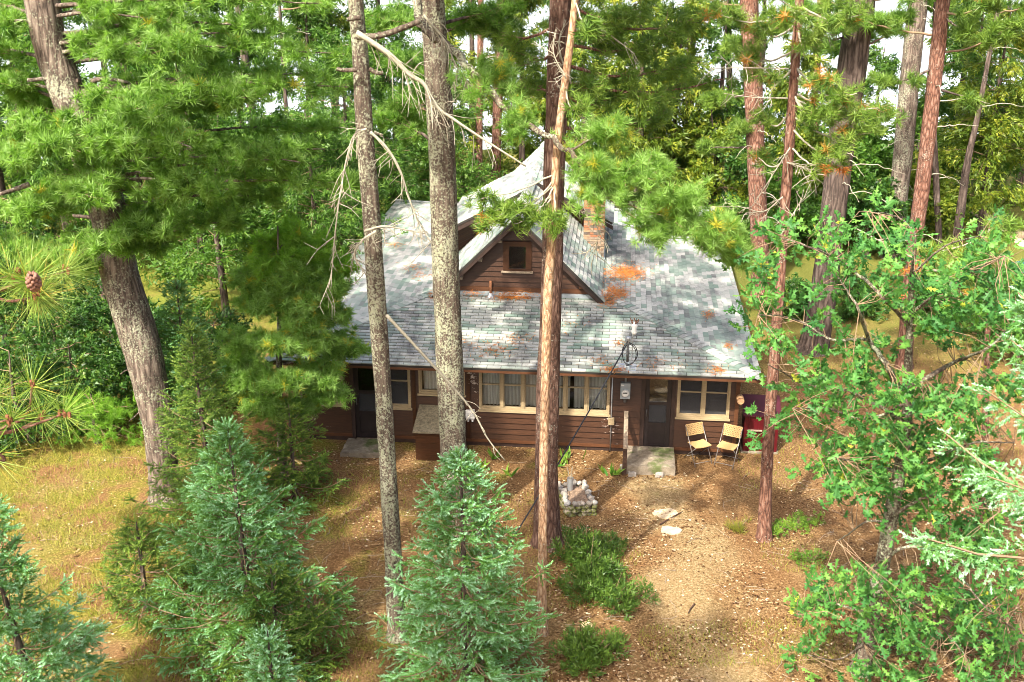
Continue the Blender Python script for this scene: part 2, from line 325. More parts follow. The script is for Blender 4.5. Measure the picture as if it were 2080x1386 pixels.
obj('ground', mesh('ground', np.stack([X.ravel(), Y.ravel(), Z], 1), T, M['ground'], sun_path, smooth=True), kind='structure')
t = NT('lake_water'); v = t.coord('World', (1, .35, 1)); n = t.noise(v, 1.6, 4, .6)
M['water'] = t.out(t.principled((.42, .47, .50), .16, t.bump(n, .25, .15), spec=.9))
obj('lake', mesh('lake', [(-2400, 56, -.75), (2400, 56, -.75), (2400, 520, -.75), (-2400, 520, -.75)], [(0, 1, 2), (0, 2, 3)], M['water']), kind='structure')
def gz(x, y): return float(ground_z(np.array([float(x)]), np.array([float(y)]))[0])
pp = [gnd(1985, 428), gnd(2040, 462), gnd(2120, 520), gnd(2300, 640)]
pm = catmull(pp, 6); pw = np.array([.55, .25, 0]); mb = MB()
Vp = np.concatenate([pm - pw, pm + pw]); Vp[:, 2] = ground_z(Vp[:, 0], Vp[:, 1]) + .03; n_ = len(pm)
obj('path', mesh('path', Vp, [q for k in range(n_ - 1) for q in ((k, n_ + k, n_ + k + 1), (k, n_ + k + 1, k + 1))], M['path']), kind='structure')
# ------------------------------------------------------------------ the cabin
rng = np.random.default_rng(7)
YAW = R(5.6); ORG = gnd(1491, 924)
uw = np.array([math.cos(YAW), -math.sin(YAW), 0]); vw = np.array([math.sin(YAW), math.cos(YAW), 0])
def loc2w(p): p = np.asarray(p, float); return ORG + uw * p[0] + vw * p[1] + np.array([0, 0, 1.]) * p[2]
def w2loc(p): q = np.asarray(p) - ORG; return np.array([q @ uw, q @ vw, q[2]])
def on_plane_v(x, y, v0):
    d = ray(x, y); return w2loc(CAM + d * ((loc2w((0, v0, 0)) - CAM) @ vw) / (d @ vw))
def on_roof(x, y):
    n = -vw * .2 + np.array([0, 0, 1.]); p0 = loc2w((0, -.82, 2.32)); d = ray(x, y)
    return w2loc(CAM + d * ((p0 - CAM) @ n) / (d @ n))
CABROT = -YAW
cabin = thing('cabin', 'dark brown log-sided cabin under a grey-green shingled hip roof with front gable', 'cabin', ORG, CABROT)
EL, ER, EF, EB, EZ, SL = -11.03, .40, -.82, 15.22, 2.32, .2
WL, WR, WF, WB = -10.63, 0.0, 0.0, 14.4
RU, RZ = -5.42, 5.14                       # ridge line of the upper gable
# openings of the front wall: u0, u1, z0, z1
OPEN = [(-10.53, -9.42, .90, 2.02), (-9.26, -8.42, .02, 2.08), (-8.34, -7.78, .88, 2.02), (-7.58, -6.46, 1.28, 2.02),
        (-6.12, -3.0, .92, 2.02), (-2.26, -1.46, .02, 2.08), (-1.42, -.19, .93, 2.02)]
def wall_core():
    mb = MB(); e = [WL] + [x for o in OPEN for x in o[:2]] + [WR]
    for k in range(0, len(e), 2): mb.box(e[k], e[k + 1], .0, .12, -.2, 2.30)
    for o in OPEN:
        if o[2] > .1: mb.box(o[0], o[1], .0, .12, -.2, o[2])
        mb.box(o[0], o[1], .0, .12, o[3], 2.30)
    return mb
obj('wall', wall_core().mesh('front_wall', M['dark_trim']), cabin)
for nm, b in (('wall', (WL, WL + .12, .121, WB, -.2, 2.3)), ('wall', (WR - .12, WR, .121, WB, -.2, 2.3)), ('wall', (WL + .121, WR - .121, WB - .12, WB, -.2, 2.3))):
    box(nm, cabin, b, M['interior'])
box('floor', cabin, (WL + .13, WR - .13, .13, WB - .13, .0, .1), M['interior'])
box('ceiling', cabin, (WL + .13, WR - .13, .13, WB - .13, 2.2, 2.26), M['interior'])
box('partition', cabin, (WL + .13, WR - .13, 3.2, 3.3, .1, 2.2), M['interior'])
def board(u0, u1, z0, h, v, tone, name='siding_board', mat='siding', parent=cabin, top=None):
    """a lapped board: thick lower edge, thin upper edge; top=(ul,ur) lets gable boards end on the slope"""
    ul, ur = top or (u0, u1)
    V = [(u0, v - .040, z0), (u1, v - .040, z0), (ur, v - .006, z0 + h), (ul, v - .006, z0 + h),
         (u0, v, z0), (u1, v, z0), (ur, v, z0 + h), (ul, v, z0 + h)]
    T = [(0, 1, 2), (0, 2, 3), (5, 4, 7), (5, 7, 6), (4, 5, 1), (4, 1, 0), (3, 2, 6), (3, 6, 7), (0, 3, 7), (0, 7, 4), (1, 5, 6), (1, 6, 2)]
    return obj(name, mesh(name, V, T, M[mat], np.full(8, tone)), parent)
BH = .147
for k in range(15):
    z0 = .16 + k * BH; zm = z0 + BH / 2; x = WL
    if z0 + BH > 2.30: break
    for o in [q for q in OPEN if q[2] - .03 < zm < q[3] + .05] + [(WR, WR, 0, 0)]:
        if o[0] - x > .02: board(x + .003, o[0] - .003, z0, BH + .012, -.001, rng.random())
        x = o[1]
for k in range(14):
    z0 = .16 + k * BH
    o = board(0, WB, z0, BH + .012, 0, rng.random()); o.rotation_euler = (0, 0, R(90)); o.location = (WR + .001, 0, 0)
    o = board(0, WB, z0, BH + .012, 0, rng.random()); o.rotation_euler = (0, 0, R(-90)); o.location = (WL - .001, WB, 0)
# skirt under the siding and corner boards
sk = [WL, -9.26, -8.42, -2.26, -1.46, WR]
for k in (0, 2, 4):
    box('skirt_board', cabin, (sk[k], sk[k + 1], -.06, -.002, .08, .157), M['brown_trim'])
    box('foundation', cabin, (sk[k], sk[k + 1], -.028, -.001, -.25, .079), M['dark_trim'])
for u0 in (WL - .02, WR - .07, -6.42, -7.74): box('corner_board', cabin, (u0, u0 + .09, -.060, -.042, .16, 2.25), M['brown_trim' if u0 > -1 or u0 < -9 else 'siding'], .6)

def window(o, n, mun, screen=False, v=-.03, mat='cream', parent=cabin, fw=.045):
    u0, u1, z0, z1 = o; f = MB()
    f.box(u0, u0 + fw, v, .10, z0, z1); f.box(u1 - fw, u1, v, .10, z0, z1)
    f.box(u0 + fw, u1 - fw, v, .10, z1 - fw, z1); f.box(u0 + fw, u1 - fw, v, .10, z0, z0 + fw * 1.3)
    w = obj('window', f.mesh('window_frame', M[mat]), parent); s = (u1 - u0 - 2 * fw) / n
    box('sill', w, (u0 - .03, u1 + .03, v - .035, v - .002, z0 - .035, z0 + .012), M[mat])
    for k in range(n):
        a, b = u0 + fw + k * s, u0 + fw + (k + 1) * s
        if k: box('mullion', w, (a - .028, a + .028, v + .004, .09, z0 + fw * 1.3, z1 - fw), M[mat])
        l, r_ = (a + (.03 if k else 0), b - (.03 if k < n - 1 else 0)); sb = MB()
        for q in ((l, l + .028, z0 + .06, z1 - fw), (r_ - .028, r_, z0 + .06, z1 - fw), (l + .028, r_ - .028, z1 - fw - .028, z1 - fw), (l + .028, r_ - .028, z0 + .06, z0 + .095)):
            sb.box(q[0] + .001, q[1] - .001, v + .02, .07, q[2], q[3])
        obj('sash', sb.mesh('sash', M[mat]), w)
        cuts = [z0 + .095] + [z0 + m_ * (z1 - z0) for m_ in mun] + [z1 - fw - .028]
        for m_ in cuts[1:-1]: box('muntin', w, (l + .03, r_ - .03, v + .024, .066, m_ - .014, m_ + .014), M[mat])
        for q in range(len(cuts) - 1):
            box('pane', w, (l + .029, r_ - .029, .028, .034, cuts[q] + (.015 if q else 0), cuts[q + 1] - .015), M['screen' if screen else 'glass'])
    return w
def curtain(u0, u1, z0, z1, v, label, seed, gap=None):
    r = np.random.default_rng(seed); mb = MB()
    for a, b in ([(u0, u1)] if gap is None else [(u0, gap[0]), (gap[1], u1)]):
        n = max(8, int((b - a) / .025)); x = np.linspace(a, b, n); y = v + .022 * np.sin(x * 2 * math.pi / (.085 + .02 * r.random())) + .008 * r.standard_normal(n)
        V = np.concatenate([np.stack([x, y, np.full(n, z0)], 1), np.stack([x, y * .6 + v * .4, np.full(n, z1)], 1)])
        k = np.arange(n - 1); mb.add(V, np.concatenate([np.stack([k, k + 1, n + k + 1], 1), np.stack([k, n + k + 1, n + k], 1)]))
    o = obj('curtain', mb.mesh('curtain', M['curtain'], True), None, ORG, label, 'curtain', 'curtains behind the cabin windows'); o.rotation_euler = (0, 0, CABROT); return o
window(OPEN[0], 2, (.62,), True); window(OPEN[2], 1, (.62,), True); window(OPEN[3], 1, ())
window(OPEN[4], 6, (.60,)); window(OPEN[6], 2, (.60,), True)
curtain(-7.5, -6.52, 1.3, 2.0, .2, 'grey curtain in the small high window above the cellar hatch', 1)
curtain(-6.05, -4.6, .98, 2.0, .2, 'pale pleated curtain in the first three sashes of the long window', 2)
curtain(-4.55, -3.08, .98, 2.0, .2, 'pale parted curtain in the sashes next to the electric meter', 3, (-3.95, -3.86))
def door(o, kind, label):
    u0, u1, z0, z1 = o; f = MB()
    for q in ((u0, u0 + .09, z0, z1), (u1 - .09, u1, z0, z1), (u0 + .09, u1 - .09, z1 - .07, z1)): f.box(q[0], q[1], -.045, .11, q[2], q[3])
    d = obj('door', f.mesh('door_frame', M['dark_trim']), cabin, label=label); a, b = u0 + .095, u1 - .095
    st = MB()
    for q in ((a, a + .10, z0 + .03, z1 - .08), (b - .10, b, z0 + .03, z1 - .08), (a + .1, b - .1, z0 + .03, z0 + .16), (a + .1, b - .1, z0 + .66, z0 + .74), (a + .1, b - .1, z0 + 1.2, z0 + 1.28), (a + .1, b - .1, z1 - .18, z1 - .08)):
        st.box(q[0], q[1], -.012, .03, q[2], q[3])
    obj('door_leaf', st.mesh('door_leaf', M['screen_door']), d)
    box('door_panel', d, (a + .101, b - .101, .002, .02, z0 + .161, z0 + .659), M['screen_door'])
    box('screen_panel', d, (a + .101, b - .101, .006, .012, z0 + .741, z0 + 1.199), M['screen'])
    box('door_glass', d, (a + .101, b - .101, .006, .012, z0 + 1.281, z1 - .181), M['glass'])
    V, T = tube([(a + .05, -.012, z0 + .92), (a + .05, -.06, z0 + .92), (a + .05, -.07, z0 + 1.0), (a + .05, -.06, z0 + 1.08), (a + .05, -.012, z0 + 1.08)], .011, 6)
    obj('handle', mesh('handle', V, T, M['dark_metal'], smooth=True), d)
    box('threshold', d, (u0, u1, -.10, .05, z0 - .06, z0 - .001), M['old_wood'])
door(OPEN[5], 0, 'dark front door with glazed top'); door(OPEN[1], 1, 'black screen door in shade')

# roof: sheathing, shingle tabs, hip and ridge caps
def clip2(poly, clipper):
    out = list(poly); n = len(clipper)
    for i in range(n):
        a, b = clipper[i], clipper[(i + 1) % n]; inp, out = out, []
        if not inp: return []
        side = lambda p: (b[0] - a[0]) * (p[1] - a[1]) - (b[1] - a[1]) * (p[0] - a[0])
        for k in range(len(inp)):
            p, q = inp[k], inp[(k + 1) % len(inp)]; sp_, sq = side(p), side(q)
            if sp_ >= 0: out.append(p)
            if (sp_ > 0 > sq) or (sp_ < 0 < sq):
                f = sp_ / (sp_ - sq); out.append((p[0] + f * (q[0] - p[0]), p[1] + f * (q[1] - p[1])))
    return out
EXPO, TAB = .138, .325  # tabs stop short of the next course; dark deck draws the shadow line
field = MB(); singles = []
TVAR = []
for k in range(28):
    w, h = TAB - .013, EXPO - .009
    V, T = prism([(0, 0, 0), (w, 0, 0), (w, h, 0), (0, h, 0)], (0, 0, .001)); V = np.array(V); V[4:6, 2] = .026; V[6:8, 2] = .005
    TVAR.append(mesh('shingle', V, T, M['shingle'], np.full(8, [.02, .1, .15, .22, .25, .3, .35, .42, .5, .58, .62, .68, .76, .8, .85, .9, .97, .05, .12, .2, .28, .45, .6, .7, .8, .18, .33, .08][k])))
def slope(P0, s, t, poly, name, do_tabs=True, keep=False, thick=.055, holes=()):
    P0, s, t = (np.array(q, float) for q in (P0, s, t)); s /= np.linalg.norm(s); t /= np.linalg.norm(t); n = np.cross(s, t)
    P3 = np.array([P0 + s * a + t * b for a, b in poly])
    V, T = prism(P3, -n * thick)
    r = obj('roof_slope', mesh(name, V, T, M['deck']), cabin)
    if not do_tabs: return r
    tmax = max(p[1] for p in poly); smax = max(p[0] for p in poly); smin = min(p[0] for p in poly)
    for row in range(int(tmax / EXPO) + 1):
        t0 = row * EXPO; s0 = smin - TAB + (TAB / 2 if row % 2 else 0) + rng.uniform(-.012, .012)
        while s0 < smax:
            rect = [(s0, t0), (s0 + TAB - .013, t0), (s0 + TAB - .013, t0 + EXPO - .009), (s0, t0 + EXPO - .009)]
            c = clip2(rect, poly); x = rng.random()
            if len(c) >= 3:
                sn = vnoise(np.array([[s0 * 1.1 + P0[0], t0 * 1.5 + P0[1], 3.]]), 11)[0]
                tone = x * .45 if x < .42 + (sn - .5) else (.36 + .3 * rng.random() if x < .86 + .3 * (sn - .5) else .74 + .26 * rng.random())
                full = len(c) == 4 and all(any(abs(p[0] - q[0]) + abs(p[1] - q[1]) < 1e-6 for q in rect) for p in c)
                if keep and full and len(singles) < 300:
                    singles.append((r, P0 + s * s0 + t * t0, (s, t, n)))
                else:
                    k = len(c); top = [P0 + s * a + t * b + n * (.026 - .021 * min(1, (b - t0) / EXPO) + rng.uniform(0, .002)) for a, b in c]
                    Vb, Tb = prism([P0 + s * a + t * b for a, b in c], n * .001); Vb = np.array(Vb); Vb[k:] = top
                    field.add(Vb, Tb, tone)
            s0 += TAB
    return r
HT = 3.66; HK = math.hypot(1, SL)
slope((EL, EF, EZ), (1, 0, 0), (0, 1, SL), [(0, 0), (ER - EL, 0), (ER - EL - HT, HT * HK), (HT, HT * HK)], 'front_slope', keep=True)
slope((ER, EF, EZ), (0, 1, 0), (-1, 0, SL), [(0, 0), (EB - EF, 0), (EB - EF - HT, HT * HK), (HT, HT * HK)], 'right_slope')
slope((EL, EB, EZ), (0, -1, 0), (1, 0, SL), [(0, 0), (EB - EF, 0), (EB - EF - HT, HT * HK), (HT, HT * HK)], 'left_slope')
slope((ER, EB, EZ), (-1, 0, 0), (0, -1, SL), [(0, 0), (ER - EL, 0), (ER - EL - HT, HT * HK), (HT, HT * HK)], 'back_slope', False)
A0, A1, AS, AD = 2.25, 12.16, .985, 2.2       # steep upper gable
k_ = math.hypot(1, AS)
slope((RU + AD, A0, RZ - AS * AD), (0, 1, 0), (-1, 0, AS), [(0, 0), (A1 - A0, 0), (A1 - A0, AD * k_), (0, AD * k_)], 'gable_slope_right')
slope((RU - AD, A1, RZ - AS * AD), (0, -1, 0), (1, 0, AS), [(0, 0), (A1 - A0, 0), (A1 - A0, AD * k_), (0, AD * k_)], 'gable_slope_left')
BS, BD = .525, 2.32; kb = math.hypot(1, BS)   # low shed dormers that leave the ridge on both sides
BL0, BR0, B1 = 5.03, 6.38, 9.1
slope((RU + BD, BR0, RZ + .03 - BS * BD), (0, 1, 0), (-1, 0, BS), [(0, 0), (B1 - BR0, 0), (B1 - BR0, BD * kb), (0, BD * kb)], 'dormer_slope_right')
slope((RU - BD, B1, RZ + .03 - BS * BD), (0, -1, 0), (1, 0, BS), [(0, 0), (B1 - BL0, 0), (B1 - BL0, BD * kb), (0, BD * kb)], 'dormer_slope_left')
for r, p, (s, t_, n) in singles:
    o = obj('shingle', TVAR[int(min(27, abs(rng.normal(0, 1)) * 3 if rng.random() < .2 else rng.integers(28)))], r)
    o.matrix_local = Matrix(((s[0], t_[0], n[0], p[0]), (s[1], t_[1], n[1], p[1]), (s[2], t_[2], n[2], p[2]), (0, 0, 0, 1))) @ Matrix.Rotation(rng.normal(0, .006), 4, 'Z')
obj('shingle_field', field.mesh('shingle_field', M['shingle']), cabin, kind='stuff')
CAPV = []
for k in range(6):
    V = []; wd = .15
    for y, zt in ((0, .030), (.175, .014)):
        for x in (-wd, -wd * .4, 0, wd * .4, wd): V.append((x, y, zt - .2 * abs(x) * 1.0))
    CAPV.append(np.array(V))
def caps(A, B, up, drop, name, step=.145):
    A, B = np.array(A, float), np.array(B, float); L = np.linalg.norm(B - A); y = (B - A) / L; z = np.array(up, float); z -= y * (z @ y); z /= np.linalg.norm(z); x = np.cross(y, z)
    ms = []
    for tone in (.05, .2, .35, .5, .12, .62, .8):
        V = []
        for yy, zt in ((0, .034), (.175, .018)):
            for xx in (-.15, -.05, 0, .05, .15): V.append((xx, yy, zt - drop * max(0, abs(xx) - .02)))
        V = np.array(V); V2 = V.copy(); V2[:, 2] -= .012; V = np.concatenate([V, V2]); T = []
        for q in range(4):
            T += [(q, q + 1, 6 + q), (q, 6 + q, 5 + q), (10 + q, 15 + q, 16 + q), (10 + q, 16 + q, 11 + q), (q, 10 + q, 11 + q), (q, 11 + q, q + 1)]
        ms.append(mesh(name, V, T, M['shingle'], np.full(20, tone)))
    for k in range(int(L / step)):
        p = A + y * (k * step); o = obj(name, ms[rng.integers(len(ms))], cabin)
        o.matrix_local = Matrix(((x[0], y[0], z[0], p[0]), (x[1], y[1], z[1], p[1]), (x[2], y[2], z[2], p[2]), (0, 0, 0, 1)))
for (cx, cy, sx, sy) in ((ER, EF, -1, 1), (EL, EF, 1, 1), (ER, EB, -1, -1), (EL, EB, 1, -1)):
    caps((cx, cy, EZ + .004), (cx + sx * HT, cy + sy * HT, EZ + SL * HT + .004), (0, 0, 1), .15, 'hip_cap')
caps((RU, A0, RZ + .02), (RU, A1, RZ + .02), (0, 0, 1), .85, 'ridge_cap')
# fascia, rake boards
box('fascia', cabin, (EL + .01, ER - .01, EF + .012, EF + .04, EZ - .115, EZ - .056), M['brown_trim'], .8)
box('fascia', cabin, (ER - .04, ER - .012, EF + .041, EB, EZ - .115, EZ - .056), M['brown_trim'], .8)
box('fascia', cabin, (EL + .012, EL + .04, EF + .041, EB, EZ - .115, EZ - .056), M['brown_trim'], .8)
V, T = prism([(EL + .05, EF + .05, EZ - .10), (ER - .05, EF + .05, EZ - .10), (ER - .05, -.001, EZ - .04), (EL + .05, -.001, EZ - .04)], (0, 0, .012))
obj('soffit', mesh('soffit', V, T, M['dark_trim']), cabin)
for sg in (-1, 1):
    for v0, s_, d_, zz, vv in ((A0, AS, AD, RZ, 0), ((BL0 if sg < 0 else BR0), BS, BD, RZ + .03, 1)):
        V, T = prism([(RU, v0 + .004, zz - .085), (RU + sg * d_, v0 + .004, zz - .085 - s_ * d_), (RU + sg * d_, v0 + .004, zz - .20 - s_ * d_), (RU, v0 + .004, zz - .20)], (0, .03, 0))
        obj('rake_board', mesh('rake_board', V, T, M['dark_trim']), cabin)
# gable front
GV = 2.55; gb = 2.99
V, T = prism([(RU - 2.1, GV, gb - .1), (RU + 2.1, GV, gb - .1), (RU + 2.1, GV, RZ - .12 - AS * 2.1), (RU, GV, RZ - .12), (RU - 2.1, GV, RZ - .12 - AS * 2.1)], (0, .1, 0))
obj('gable_wall', mesh('gable_wall', V, T, M['dark_trim']), cabin)
GW = (-5.80, -5.08, 3.66, 4.42)
def gx_(z): return max(0.02, (RZ - .10 - z) / AS)
for k in range(14):
    z0 = 3.22 + k * .138
    if z0 > RZ - .25: break
    l0, l1 = gx_(z0), gx_(z0 + .15); tn = rng.random()
    if GW[2] - .06 < z0 + .07 < GW[3] + .03:
        board(RU - l0, GW[0], z0, .15, GV - .001, tn, mat='gable_siding', top=(RU - l1, GW[0]))
        board(GW[1], RU + l0, z0, .15, GV - .001, tn, mat='gable_siding', top=(GW[1], RU + l1))
    else: board(RU - l0, RU + l0, z0, .15, GV - .001, tn, mat='gable_siding', top=(RU - l1, RU + l1))
box('base_board', cabin, (RU - 2.0, RU + 2.0, GV - .05, GV - .002, 3.10, 3.215), M['brown_trim'])
box('flashing', cabin, (RU - 2.05, RU + 2.05, GV - .10, GV - .003, 3.0, 3.095), M['meter_grey'])
f = MB()
for q in ((GW[0], GW[0] + .15, GW[2], GW[3]), (GW[1] - .15, GW[1], GW[2], GW[3]), (GW[0] + .15, GW[1] - .15, GW[3] - .12, GW[3]), (GW[0] + .15, GW[1] - .15, GW[2], GW[2] + .05)): f.box(q[0], q[1], GV - .06, GV + .02, q[2], q[3])
gw = obj('window', f.mesh('gable_window', M['gable_siding']), cabin, label='small dark gable window')
box('pane', gw, (GW[0] + .15, GW[1] - .15, GV - .012, GV - .004, GW[2] + .05, GW[3] - .12), M['glass'])
box('sill', gw, (GW[0] - .04, GW[1] + .04, GV - .10, GV - .03, GW[2] - .05, GW[2] - .005), M['old_wood'])
for (du, sg) in ((.45, -1), (.95, -1), (1.45, -1), (1.0, 1), (1.6, 1)):
    z = RZ - .14 - AS * du; box('rafter_tail', cabin, (RU + sg * du - .05, RU + sg * du + .05, A0 + .06, GV - .035, z - .13, z - .05), M['old_wood' if sg < 0 else 'brown_trim'])
# cheeks and outer walls of the shed dormers: boards follow the slope
for sg, v0 in ((-1, 5.55), (1, 6.85)):
    q = [(0, 0), (2.05, 0), (2.05, 0)]
    for k in range(9):
        a0, a1 = k * .11, (k + 1) * .11       # strips between the two slopes, measured down from the dormer roof
        P = []
        for d_ in np.linspace(0, 2.05, 2):
            pass
        top = lambda d_: RZ - .09 - BS * d_ - a0; bot = lambda d_: RZ - .09 - BS * d_ - a1 + .004; fl = lambda d_: RZ - .02 - AS * d_
        d0 = max(0, (a0 + .07) / (AS - BS)); d1 = (a1 + .066) / (AS - BS)
        if d0 >= 2.05: break
        pts = [(d0, top(d0)), (2.05, top(2.05)), (2.05, max(bot(2.05), fl(2.05) - .02))]
        if d1 < 2.05: pts.append((d1, bot(d1)))
        V, T = prism([(RU + sg * p[0], v0 - .022 * (1 if k % 2 else .7), p[1]) for p in pts], (0, .05, 0))
        obj('siding_board', mesh('cheek_board', V, T, M['gable_siding'], np.full(len(V), rng.random())), cabin)
    for k in range(8):
        z0 = 2.86 + k * .138
        if z0 > RZ - BS * 2.05 - .2: break
        o = board(0, B1 - .3 - v0, z0, .15, 0, rng.random(), mat='gable_siding')
        o.rotation_euler = (0, 0, R(90) * sg); o.location = (RU + sg * 2.05, v0 if sg > 0 else B1 - .3, 0)
    box('corner_board', cabin, (RU + sg * 2.05 - .05, RU + sg * 2.05 + .05, v0 - .06, v0 - .026, 2.9, RZ - BS * 2.05 - .09), M['old_wood'])
V, T = prism([(RU - 2.1, A1 - .3, 2.9), (RU + 2.1, A1 - .3, 2.9), (RU, A1 - .3, RZ - .12)], (0, .1, 0)); obj('gable_wall', mesh('rear_gable_wall', V, T, M['gable_siding']), cabin)
# brick chimney
ch = obj('chimney', MB().box(-3.88, -3.35, 5.80, 6.33, 2.8, 5.60).mesh('chimney_core', M['mortar']), cabin, label='brick chimney')
c0, c1, d0, d1 = -3.90, -3.33, 5.78, 6.35; bl, bh = .19, .066
BR = []
for k in range(10): BR.append(MB().box(0, bl - .012, 0, .09, 0, bh - .013, k / 9).mesh('brick', M['brick']))
for r in range(37):
    z = 2.98 + r * bh; g = .035 if r >= 34 else 0
    for face in range(4):
        off = 0 if (r + face) % 2 else -.095
        for q in range(3):
            a = off + .0 + q * bl; 
            if a < -.01: a = -.0 if face % 2 else -.0
            if a + bl > .57 + .005: continue
            o = obj('brick', BR[rng.integers(10) if r > 8 else rng.integers(4, 10)], ch)
            cx, cy, ang = ((c0 + a, d0, 0), (c1, d0 + a, 90), (c1 - a, d1, 180), (c0, d1 - a, 270))[face]
            o.location = (cx + (0, g, 0, -g)[face], cy + (-g, 0, g, 0)[face], z); o.rotation_euler = (0, 0, R(ang))
box('chimney_cap', ch, (c0 - .05, c1 + .05, d0 - .05, d1 + .05, 5.425, 5.47), M['mortar'])
box('chimney_flashing', ch, (c0 - .04, c1 + .04, d0 - .04, d1 + .02, 2.9, 3.1), M['meter_grey'])
# roof vent
vp = on_roof(997, 603)
V, T = tube([vp + (0, 0, -.1), vp + (0, 0, .42)], .035, 10); v_ = obj('vent_pipe', mesh('vent_pipe', V, T, M['rust'], smooth=True), cabin)
V, T = tube([vp + (0, 0, -.02), vp + (0, 0, .03), vp + (0, 0, .1)], [.13, .10, .05], 10); obj('flashing', mesh('flashing', V, T, M['galv']), v_)

# ------------------------------------------------------------------ things on and by the cabin
def cab_thing(name, label, cat, p=(0, 0, 0), group=None): return thing(name, label, cat, loc2w(p), CABROT, group)
m = cab_thing('electric_meter', 'grey electric meter box with round glass dial beside the front door', 'meter', (-2.64, 0, 0))
box('meter_box', m, (-.115, .115, -.15, -.032, 1.40, 1.80), M['meter_grey'])
V, T = tube([(0, -.151, 1.56), (0, -.20, 1.56), (0, -.215, 1.56)], [.085, .085, .07], 18); dl = obj('dial', mesh('dial', V, T, M['white_plastic'], smooth=False), m)
box('register', dl, (-.05, .05, -.219, -.2155, 1.565, 1.595), M['black_rubber'])
box('label_plate', m, (-.10, -.03, -.153, -.1505, 1.73, 1.765), M['white_plastic'])
V, T = tube([(0, -.09, 1.39), (0, -.09, 1.30)], .035, 8); obj('fitting', mesh('fitting', V, T, M['dark_metal']), m)
V, T = tube([(0, -.09, 1.80), (0, -.09, 2.24)], .028, 8); obj('riser_pipe', mesh('riser_pipe', V, T, M['galv'], smooth=True), m)
c = cab_thing('conduit', 'thin grey conduit with a cream junction box next to the long window', 'conduit', (-2.95, 0, 0))
V, T = tube([(0, -.05, -.1), (0, -.05, 2.2)], .016, 8); obj('pipe', mesh('pipe', V, T, M['galv'], smooth=True), c)
box('junction_box', c, (-.075, .075, -.12, -.034, .70, .86), M['cream'])
mp = on_roof(1274, 748)
m = cab_thing('service_mast', 'grey electrical service mast with looped cables rising through the front roof', 'mast', mp)
V, T = tube([(0, 0, -.1), (0, 0, .62)], .032, 10); obj('mast_pipe', mesh('mast_pipe', V, T, M['dark_metal'], smooth=True), m)
V, T = tube([(0, 0, .60), (0, -.01, .68), (0, -.04, .74), (0, -.1, .76)], [.05, .075, .07, .03], 10); obj('weather_head', mesh('weather_head', V, T, M['galv'], smooth=True), m)
V, T = tube([(0, 0, -.02), (0, 0, .06), (0, 0, .16)], [.09, .085, .045], 12); obj('mast_boot', mesh('mast_boot', V, T, M['meter_grey']), m)
V, T = prism([(-.2, -.14, -.015), (.2, -.14, -.015), (.2, .16, .045), (-.2, .16, .045)], (0, 0, .008)); obj('flashing_plate', mesh('flashing_plate', V, T, M['galv']), m)
for q, (rx, zc) in enumerate(((.22, .38), (.19, .36), (-.12, .40))):
    a = np.linspace(math.pi / 2, -math.pi / 2 * 1.1, 14); P = np.stack([rx * np.cos(a), -.06 + .0 * a - .02 * q, zc + .26 * np.sin(a)], 1); P[0] = (0, -.06, .70)
    V, T = tube(P, .010, 6); obj('cable_loop', mesh('cable_loop', V, T, M['black_rubber'], smooth=True), m)
b = cab_thing('insulator', 'pale insulator with frayed wires behind the service mast', 'insulator', mp + np.array([.10, .18, .03]))
V, T = tube([(0, 0, -.05), (.0, 0, .70), (.02, 0, .72)], [.014, .014, .02], 6); obj('bracket', mesh('bracket', V, T, M['galv']), b)
V, T = tube([(.02, 0, .72), (.03, 0, .80), (.03, 0, .86), (.03, 0, .95), (.03, 0, 1.02)], [.035, .075, .05, .075, .02], 10); obj('bell', mesh('bell', V, T, M['white_plastic'], smooth=True), b)
for q in range(5):
    a = q * 1.25; V, T = tube([(.03, 0, .95), (.03 + .08 * math.cos(a), .06 * math.sin(a), 1.03), (.03 + .1 * math.cos(a + .5), .08 * math.sin(a), 1.1)], .012, 5); obj('wire_end', mesh('wire_end', V, T, M['rust']), b)
S = loc2w(mp + np.array([-.04, -.05, .58])); E_ = gnd(912, 1300, .35)
P = np.array([S + (E_ - S) * f - np.array([0, 0, .25]) * 4 * f * (1 - f) * .5 for f in np.linspace(0, 1, 24)])
V, T = tube(P, .017, 6); obj('power_cable', mesh('power_cable', V, T, M['black_rubber'], smooth=True), None, None, 'black overhead cable running down from the service mast towards the spruce', 'cable')
o = thing('junction_post', 'short wooden post behind the blue spruce holding the cable end', 'post', (E_[0], E_[1], gz(E_[0], E_[1])))
V, T = tube([(0, 0, -.1), (0, 0, .2), (0.01, 0, .42)], [.06, .055, .05], 9); obj('post_shaft', mesh('post_shaft', V, T, M['old_wood']), o)
w = cab_thing('wall_box', 'small white utility box on the siding under the long window', 'utility box', (-6.33, 0, 0))
box('case', w, (-.10, .10, -.12, -.034, .70, .93), M['white_plastic']); box('cover', w, (-.11, .11, -.14, -.121, .73, .94), M['white_plastic'])
for q in (-.05, .05): box('conduit_stub', w, (q - .02, q + .02, -.10, -.06, .63, .699), M['white_plastic'])
h = cab_thing('cellar_hatch', 'low boarded cellar hatch with mossy sloping lid against the wall', 'cellar hatch', (-7.02, -.04, 0))
for k in range(5):
    z0 = .0 + k * .142; box('front_board', h, (-.50, .50, -.93 + .004 * (k % 2), -.90, z0 - .05 * (k == 0), z0 + .138), M['siding'], rng.random())
for sg in (-1, 1):
    V, T = prism([(sg * .48, -.899, -.05), (sg * .48, 0, -.05), (sg * .48, 0, .93), (sg * .48, -.899, .70)], (-sg * .03, 0, 0)); obj('side_board', mesh('side_board', V, T, M['siding'], np.full(8, .3)), h)
